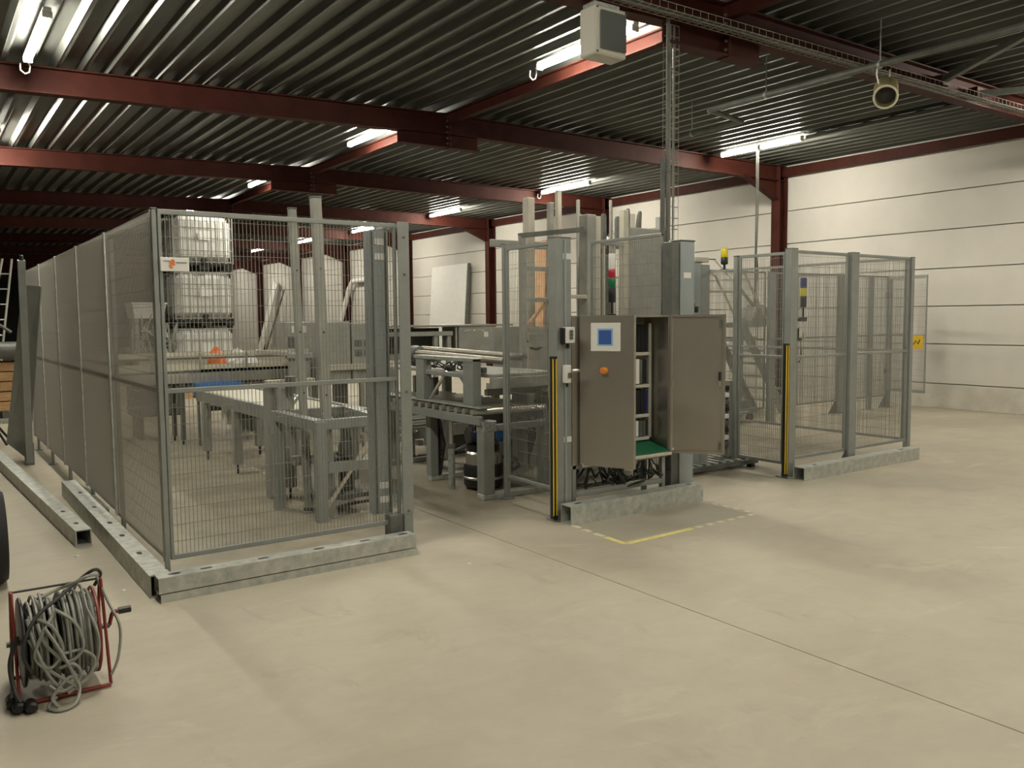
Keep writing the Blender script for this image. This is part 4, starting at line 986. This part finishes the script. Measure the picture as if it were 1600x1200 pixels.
for a, b2 in (((.70, 13.0, .42), (.98, 13.05, 0)), ((.70, 12.8, .42), (.90, 12.75, 0)), ((.42, 13.0, .42), (.35, 13.1, 0)), ((.42, 12.8, .42), (.35, 12.7, 0))): MB().tube(a, b2, .016, 8).build('leg', 'black', t)
t = thing('dark_tarp_heap', 'heap of dark tarpaulin and hoses piled on the timber stack', 'tarpaulin', (.8, 16.5, .95))
g = MB(); nx, ny = 22, 10
hgt = lambda i, j: (.95 + max(0, (1-((i-9)/11.5)**2))*max(0, 1-((j-4.5)/5.4)**2)*(.85+.35*math.sin(i*1.3+j*.7)+.2*math.sin(i*2.9+1)))
g.add([(-.9+i*.11, 16.1+j*.1, hgt(i, j)) for j in range(ny) for i in range(nx)], [(j*nx+i, j*nx+i+1, (j+1)*nx+i+1, (j+1)*nx+i) for j in range(ny-1) for i in range(nx-1)])
g.build('tarpaulin', 'rubber', t, smooth=True)
for i in range(6):
    a = random.uniform(.2, 1.2); MB().path([(a-.4, 16.05, 1.1+i*.1), (a, 16.0, 1.35+i*.08), (a+.3, 16.05, 1.2+i*.06)], .03, 6).build('hose', ('black', 'greydark', 'black')[i % 3], t)
MB().lathe((1.25, 16.02, 1.15), [(.05, -.25), (.14, -.2), (.14, .2), (.05, .25)], 14, 'x').build('canister', 'greydark', t, smooth=True)
BX(.55, 15.98, .99, 1.05, 16.12, 1.16, .01).build('white_box', 'white', t)
t = thing('ladder', 'thin aluminium ladder leaning in the dark behind the loose post', 'ladder', (1.2, 17.2, 0))
for dx in (0, .30): MB().tube((.75+dx, 17.0, 0.), (1.35+dx*.5, 17.9, 2.75), .02, 8).build('stile', 'machine', t)
for i in range(9):
    k = (i+1)/10; MB().tube((.75+.6*k, 17+.9*k, 2.75*k), (1.05+.45*k, 17+.9*k, 2.75*k), .014, 6).build('rung', 'galv', t)
t = thing('spare_tyre', 'black rubber wheel cut by the picture edge above the cable reel', 'wheel', (.275, 6.0, 0))
MB().lathe((.295, 6.0, .29), [(.20, -.07), (.27, -.09), (.29, -.06), (.29, .06), (.27, .09), (.20, .07)], 32, 'x').build('tyre', 'rubber', t, smooth=True)
MB().lathe((.295, 6.0, .29), [(.04, -.08), (.20, -.05), (.20, .05), (.04, .08)], 20, 'x').build('rim', 'greydark', t, smooth=True)

# ------------------------------------------------------------------ cable reel
reel = t = thing('cable_reel', 'red tube cable reel wound with grey cable on the floor', 'cable reel', (.45, 4.12, 0))
ax = Vector((.45, 4.15, .26)); RX = .185
for x in (.285, .615):
    g = MB(); g.path([(x, ax.y+.215*math.cos(R(a)), ax.z+.215*math.sin(R(a))) for a in range(0, 360, 15)], .008, 6, closed=True)
    for a in range(0, 360, 45): g.tube((x, ax.y, ax.z), (x, ax.y+.21*math.cos(R(a)), ax.z+.21*math.sin(R(a))), .005, 5)
    g.build('side_wheel', 'black' if x < .4 else 'redtube', t, smooth=True)
for x in (.25, .655):
    g = MB(); g.path([(x, ax.y-.19, .015), (x, ax.y-.02, ax.z+.26), (x, ax.y+.02, ax.z+.26), (x, ax.y+.19, .015)], .008, 8); g.build('side_frame', 'redtube', t, smooth=True)
for y in (ax.y-.19, ax.y+.19): MB().tube((.25, y, .015), (.655, y, .015), .011, 8).build('floor_tube', 'redtube', t)
MB().lathe((.285, ax.y, ax.z), [(.05, -.010), (.205, -.006), (.205, .006), (.05, .010)], 28, 'x').build('flange', 'black', t, smooth=True)
MB().tube((.25, ax.y, ax.z+.26), (.655, ax.y, ax.z+.26), .006, 8).build('carry_handle', 'hose', t)
MB().tube((.22, ax.y, ax.z), (.69, ax.y, ax.z), .014, 10).build('axle', 'greydark', t)
MB().path([(.69, ax.y, ax.z), (.70, ax.y-.02, ax.z+.06), (.70, ax.y-.04, ax.z+.08), (.76, ax.y-.04, ax.z+.08)], .010, 8).build('crank', 'redtube', t)
MB().tube((.73, ax.y-.04, ax.z+.08), (.79, ax.y-.04, ax.z+.08), .018, 10).build('crank_grip', 'black', t)
MB().tube((.29, ax.y, ax.z), (.61, ax.y, ax.z), .12, 18).build('drum', 'black', t)
def winding(n, r, ph, xs, xe, jit):
    pts = []
    for i in range(n*20+1):
        a = 2*math.pi*i/20; k = i/(n*20)
        rr = r + jit*math.sin(a*1.0+ph+k*9)+jit*.6*math.sin(3.1*k*n+ph)
        pts.append((xs+(xe-xs)*k+.008*math.sin(a*.5+ph), ax.y+rr*math.cos(a+ph), ax.z+rr*math.sin(a+ph)))
    return pts
for (n, r, ph, a, b2, j) in ((13, .150, 0, .30, .60, .004), (13, .170, 1.1, .60, .30, .005), (12, .188, 2.2, .305, .60, .007), (9, .205, .5, .33, .605, .010), (5, .222, 1.7, .36, .60, .014)):
    MB().path(winding(n, r, ph, a, b2, j), .0075, 6).build('cable', 'cable', t, smooth=True)
def loop(pts, m='cable', r=.0085):
    P = [Vector(p) for p in pts]; out = []
    for i in range(len(P)-1):
        p0, p1, p2, p3 = P[max(i-1, 0)], P[i], P[i+1], P[min(i+2, len(P)-1)]
        for k in range(6):
            s2 = k/6; out.append(.5*((2*p1)+(p2-p0)*s2+(2*p0-5*p1+4*p2-p3)*s2*s2+(3*p1-p0-3*p2+p3)*s2**3))
    out.append(P[-1]); MB().path(out, r, 6).build('loose_cable', m, t, smooth=True)
yf = ax.y-.215
loop([(.33, yf+.06, .42), (.40, yf-.01, .38), (.44, yf-.02, .26), (.38, yf-.04, .19), (.32, yf-.02, .25), (.36, yf-.01, .36), (.42, yf+.05, .43)])
loop([(.30, yf+.02, .33), (.36, yf-.03, .20), (.44, yf-.05, .12), (.50, yf-.05, .07), (.47, yf-.05, .16), (.42, yf-.04, .28), (.37, yf-.02, .38)])
loop([(.40, yf-.06, .05), (.36, yf-.08, .015), (.40, yf-.14, .01), (.47, yf-.12, .02), (.50, yf-.06, .07), (.47, yf-.05, .13), (.42, yf-.06, .10), (.38, yf-.07, .05), (.40, yf-.10, .012)])
loop([(.44, yf-.02, .24), (.52, yf-.02, .24), (.58, yf-.02, .18), (.54, yf-.04, .10), (.49, yf-.05, .08)])
loop([(.42, yf-.04, .18), (.48, yf-.05, .19), (.51, yf-.05, .14), (.48, yf-.05, .09), (.42, yf-.06, .07), (.37, yf-.05, .11)])
loop([(.31, yf-.01, .17), (.27, yf-.02, .28), (.33, yf+.03, .42), (.45, yf+.1, .49), (.56, ax.y, .53), (.63, ax.y, .57), (.66, ax.y+.01, .54), (.63, ax.y+.02, .48)], 'hose', .009)
loop([(.64, ax.y, .53), (.68, ax.y-.08, .40), (.72, ax.y-.12, .28), (.70, ax.y-.16, .14), (.66, ax.y-.18, .06)], 'cable', .008)
loop([(.26, yf+.1, .33), (.22, yf+.05, .22), (.23, yf, .10), (.25, yf-.03, .05)], 'hose', .011)
for x, y, z in ((.24, yf-.02, .03), (.29, yf-.05, .03), (.22, yf+.05, .035)): MB().lathe((x, y, z), [(.018, -.04), (.028, -.03), (.028, .03), (.02, .05)], 12, 'y').build('plug', 'black', t, smooth=True)

loop([(.34, yf+.02, .40), (.37, yf-.02, .30), (.46, yf-.03, .20), (.53, yf-.03, .26), (.50, yf-.01, .38), (.42, yf+.04, .45)])
loop([(.30, yf+.06, .42), (.33, yf-.02, .28), (.38, yf-.04, .14), (.44, yf-.05, .06)])
loop([(.56, yf+.05, .43), (.60, yf-.01, .30), (.59, yf-.02, .18), (.54, yf-.03, .10), (.45, yf-.05, .05)])
loop([(.66, ax.y+.02, .53), (.60, ax.y-.03, .55), (.52, ax.y-.02, .52), (.46, ax.y, .50), (.36, ax.y-.05, .48)])
reel.scale = (.86, .86, .86); reel.location = (.445, 4.10, 0)
# ------------------------------------------------------------------ overhead: breaker box, cable trays, conduits, can, braces
t = thing('breaker_box', 'cream breaker box with smoked window hanging under the red roof beam', 'electrical box', (4.85, 5.5, 3.76))
BX(4.68, 5.42, 3.765, 5.03, 5.62, 4.16, .012).build('case', 'cream', t)
BX(4.735, 5.40, 3.81, 5.015, 5.42, 4.12, .008).build('window', 'glass', t)
for x, z in ((4.705, 4.14), (5.018, 4.14), (4.705, 3.785)): MB().tube((x, 5.412, z), (x, 5.422, z), .008, 8).build('screw', 'black', t)
BX(4.70, 5.45, 4.16, 4.98, 5.60, 4.20, .004).build('hanger', 'galv', t)
def tray(label, p, q, wd, ht, n, name='cable_tray', horizontal=True):
    t = thing(name, label, 'cable tray', p); p, q = Vector(p), Vector(q); d = (q-p); ln = d.length; d.normalize()
    side = Vector((0, 1, 0)) if abs(d.y) < .5 else Vector((1, 0, 0)); u = Vector((0, 0, 1)) if abs(d.z) < .5 else Vector((0, 1, 0))
    if abs(d.z) > .5: side = Vector((1, 0, 0))
    g = MB(); r = .0028
    for k in range(n):
        o = side*wd*(k/(n-1)-.5); g.tube(p+o, q+o, r, 4, cap=False)
    for sd in (-.5, .5):
        g.tube(p+side*wd*sd+u*ht, q+side*wd*sd+u*ht, r, 4, cap=False)
    m_ = int(ln/.1)
    for i in range(m_+1):
        c = p+d*ln*i/m_; g.path([c-side*wd/2+u*ht, c-side*wd/2, c+side*wd/2, c+side*wd/2+u*ht], r, 4)
    g.build('wire_basket', 'machine', t, kind='stuff'); return t
t = tray('wire basket cable tray running along the red roof beam over the breaker box', (4.4, 5.38, 4.22), (13.9, 5.38, 4.22), .16, .06, 4)
for i, (dy, dz, m_) in enumerate(((-.04, .012, 'hose'), (0, .012, 'cable'), (.04, .015, 'hose'), (.02, .03, 'cable'))):
    MB().path([(4.4+j*.95, 5.38+dy+.01*math.sin(j*2+i), 4.22+dz) for j in range(11)], .012, 6).build('cable', m_, t)
t = tray('vertical wire cable ladder dropping from the roof beam behind the cabinet', (5.73, 5.56, 2.30), (5.73, 5.56, 4.22), .15, .05, 4, 'cable_ladder')
for dx, r in ((-.03, .012), (.02, .008)): MB().tube((5.73+dx, 5.575, 2.30), (5.73+dx, 5.575, 4.22), r, 6).build('cable', 'cable', t)
t = thing('drop_conduit', 'round grey conduit dropping beside the vertical wire cable ladder', 'pipe', (5.62, 5.5, 2.26))
MB().tube((5.625, 5.52, 2.26), (5.625, 5.52, 4.25), .018, 10).build('pipe', 'greydark', t); MB().tube((5.585, 5.54, 2.26), (5.585, 5.54, 3.02), .022, 10).build('pipe', 'greydark', t)
MB().lathe((5.625, 5.52, 2.9), [(.03, 0), (.03, .03)], 10).build('clip', 'greydark', t)
PX, PZ = 8.10, 4.12
t = thing('roof_pipe', 'long grey pipe crossing under the roof deck, bearing the yellowed can', 'pipe', (PX, 5.5, PZ))
MB().path([(PX, -1, PZ), (PX, 3, PZ), (PX, 7.25, PZ)], .034, 10).build('pipe', 'greydark', t, smooth=True)
MB().path([(PX, 7.25, PZ), (8.92, 7.43, PZ), (8.95, 8.75, PZ)], .034, 10).build('pipe', 'greydark', t, smooth=True)
for x, y in ((PX, 3.2), (PX, 5.0), (PX, 6.4), (8.93, 8.3)): MB().tube((x, y, PZ+.03), (x, y, deck_z(x)), .007, 6).build('hanger', 'galv', t); MB().tube((x, y-.015, PZ), (x, y+.015, PZ), .042, 12).build('pipe_clip', 'galv', t)
t = thing('hung_can', 'yellowed cylindrical metal can with dark open end hanging from the pipe', 'blower', (8.2, 5.0, 3.9))
o = bpy.data.objects.new('can', MB().lathe((0, 0, 0), [(.105, -.22), (.118, -.21), (.118, .19), (.112, .21), (.098, .21), (.092, .02), (.02, .0)], 28, 'y').mesh('can', 'brass', True)); COL.objects.link(o); o.parent = t
can_dir = Vector((-.70, -.42, -.40)).normalized()
rot = Vector((0, 1, 0)).rotation_difference(can_dir).to_matrix().to_4x4(); o.matrix_local = Matrix.Translation((.05, .02, -.03)) @ rot
e = bpy.data.objects.new('grille', MB().lathe((0, .10, 0), [(.092, 0), (.092, .006), (.03, .012)], 20, 'y').mesh('grille', 'black')); COL.objects.link(e); e.parent = o
e = bpy.data.objects.new('rim', MB().path([(.112*math.cos(R(a)), .205, .112*math.sin(R(a))) for a in range(0, 360, 15)], .009, 6, closed=True).mesh('rim', 'cream', True)); COL.objects.link(e); e.parent = o
for dx in (-.07, .16): MB().path([(8.2+dx, 5.05, 4.12), (8.2+dx, 5.05, 4.02), (8.22+dx*.6, 5.05, 3.93)], .008, 6).build('hanger', 'white', t)
t = thing('wind_brace', 'dark steel brace rod running diagonally from the red roof beam', 'brace', (9.8, 5.0, 4.4))
MB().bar((10.28, 5.55, 4.40), (8.9, 3.4, 4.45), .07, .07).build('rod', 'greydark', t); BX(10.2, 5.48, 4.34, 10.36, 5.60, 4.46, .005).build('gusset_plate', 'red', t)
t = thing('wind_brace', 'dark horizontal brace meeting the red roof beam near the wall', 'brace', (11.5, 5.3, 4.4))
MB().bar((11.0, 5.50, 4.34), (12.2, 4.3, 4.42), .07, .07).build('rod', 'greydark', t); BX(10.95, 5.44, 4.28, 11.1, 5.56, 4.42, .005).build('gusset_plate', 'red', t)
t = thing('lighting_trunk', 'dark cable trunking feeding the twin lamp over the rear cage', 'cable tray', (12.0, 7, 4.45))
MB().bar((11.95, 5.75, 4.47), (11.95, 8.62, 4.47), .07, .05).build('trunk', 'greydark', t)
for y in (6.2, 7.2, 8.2): MB().tube((11.95, y, 4.49), (11.95, y, deck_z(12)), .006, 6).build('hanger', 'galv', t)
MB().path([(11.99, 5.8+i*.14, 4.50+.02*math.sin(i*2.1)) for i in range(20)], .018, 6).build('cable', 'hose', t)
t = thing('wall_bracket', 'white lamp bracket fixed to the red column behind the tower forks', 'bracket', (13.9, 15.6, 3.2))
BX(13.86, 15.6, 3.35, 13.95, 15.72, 3.55, .01).build('body', 'white', t); MB().tube((13.9, 15.66, 3.55), (14.1, 15.7, 3.7), .02, 8).build('arm', 'greydark', t)
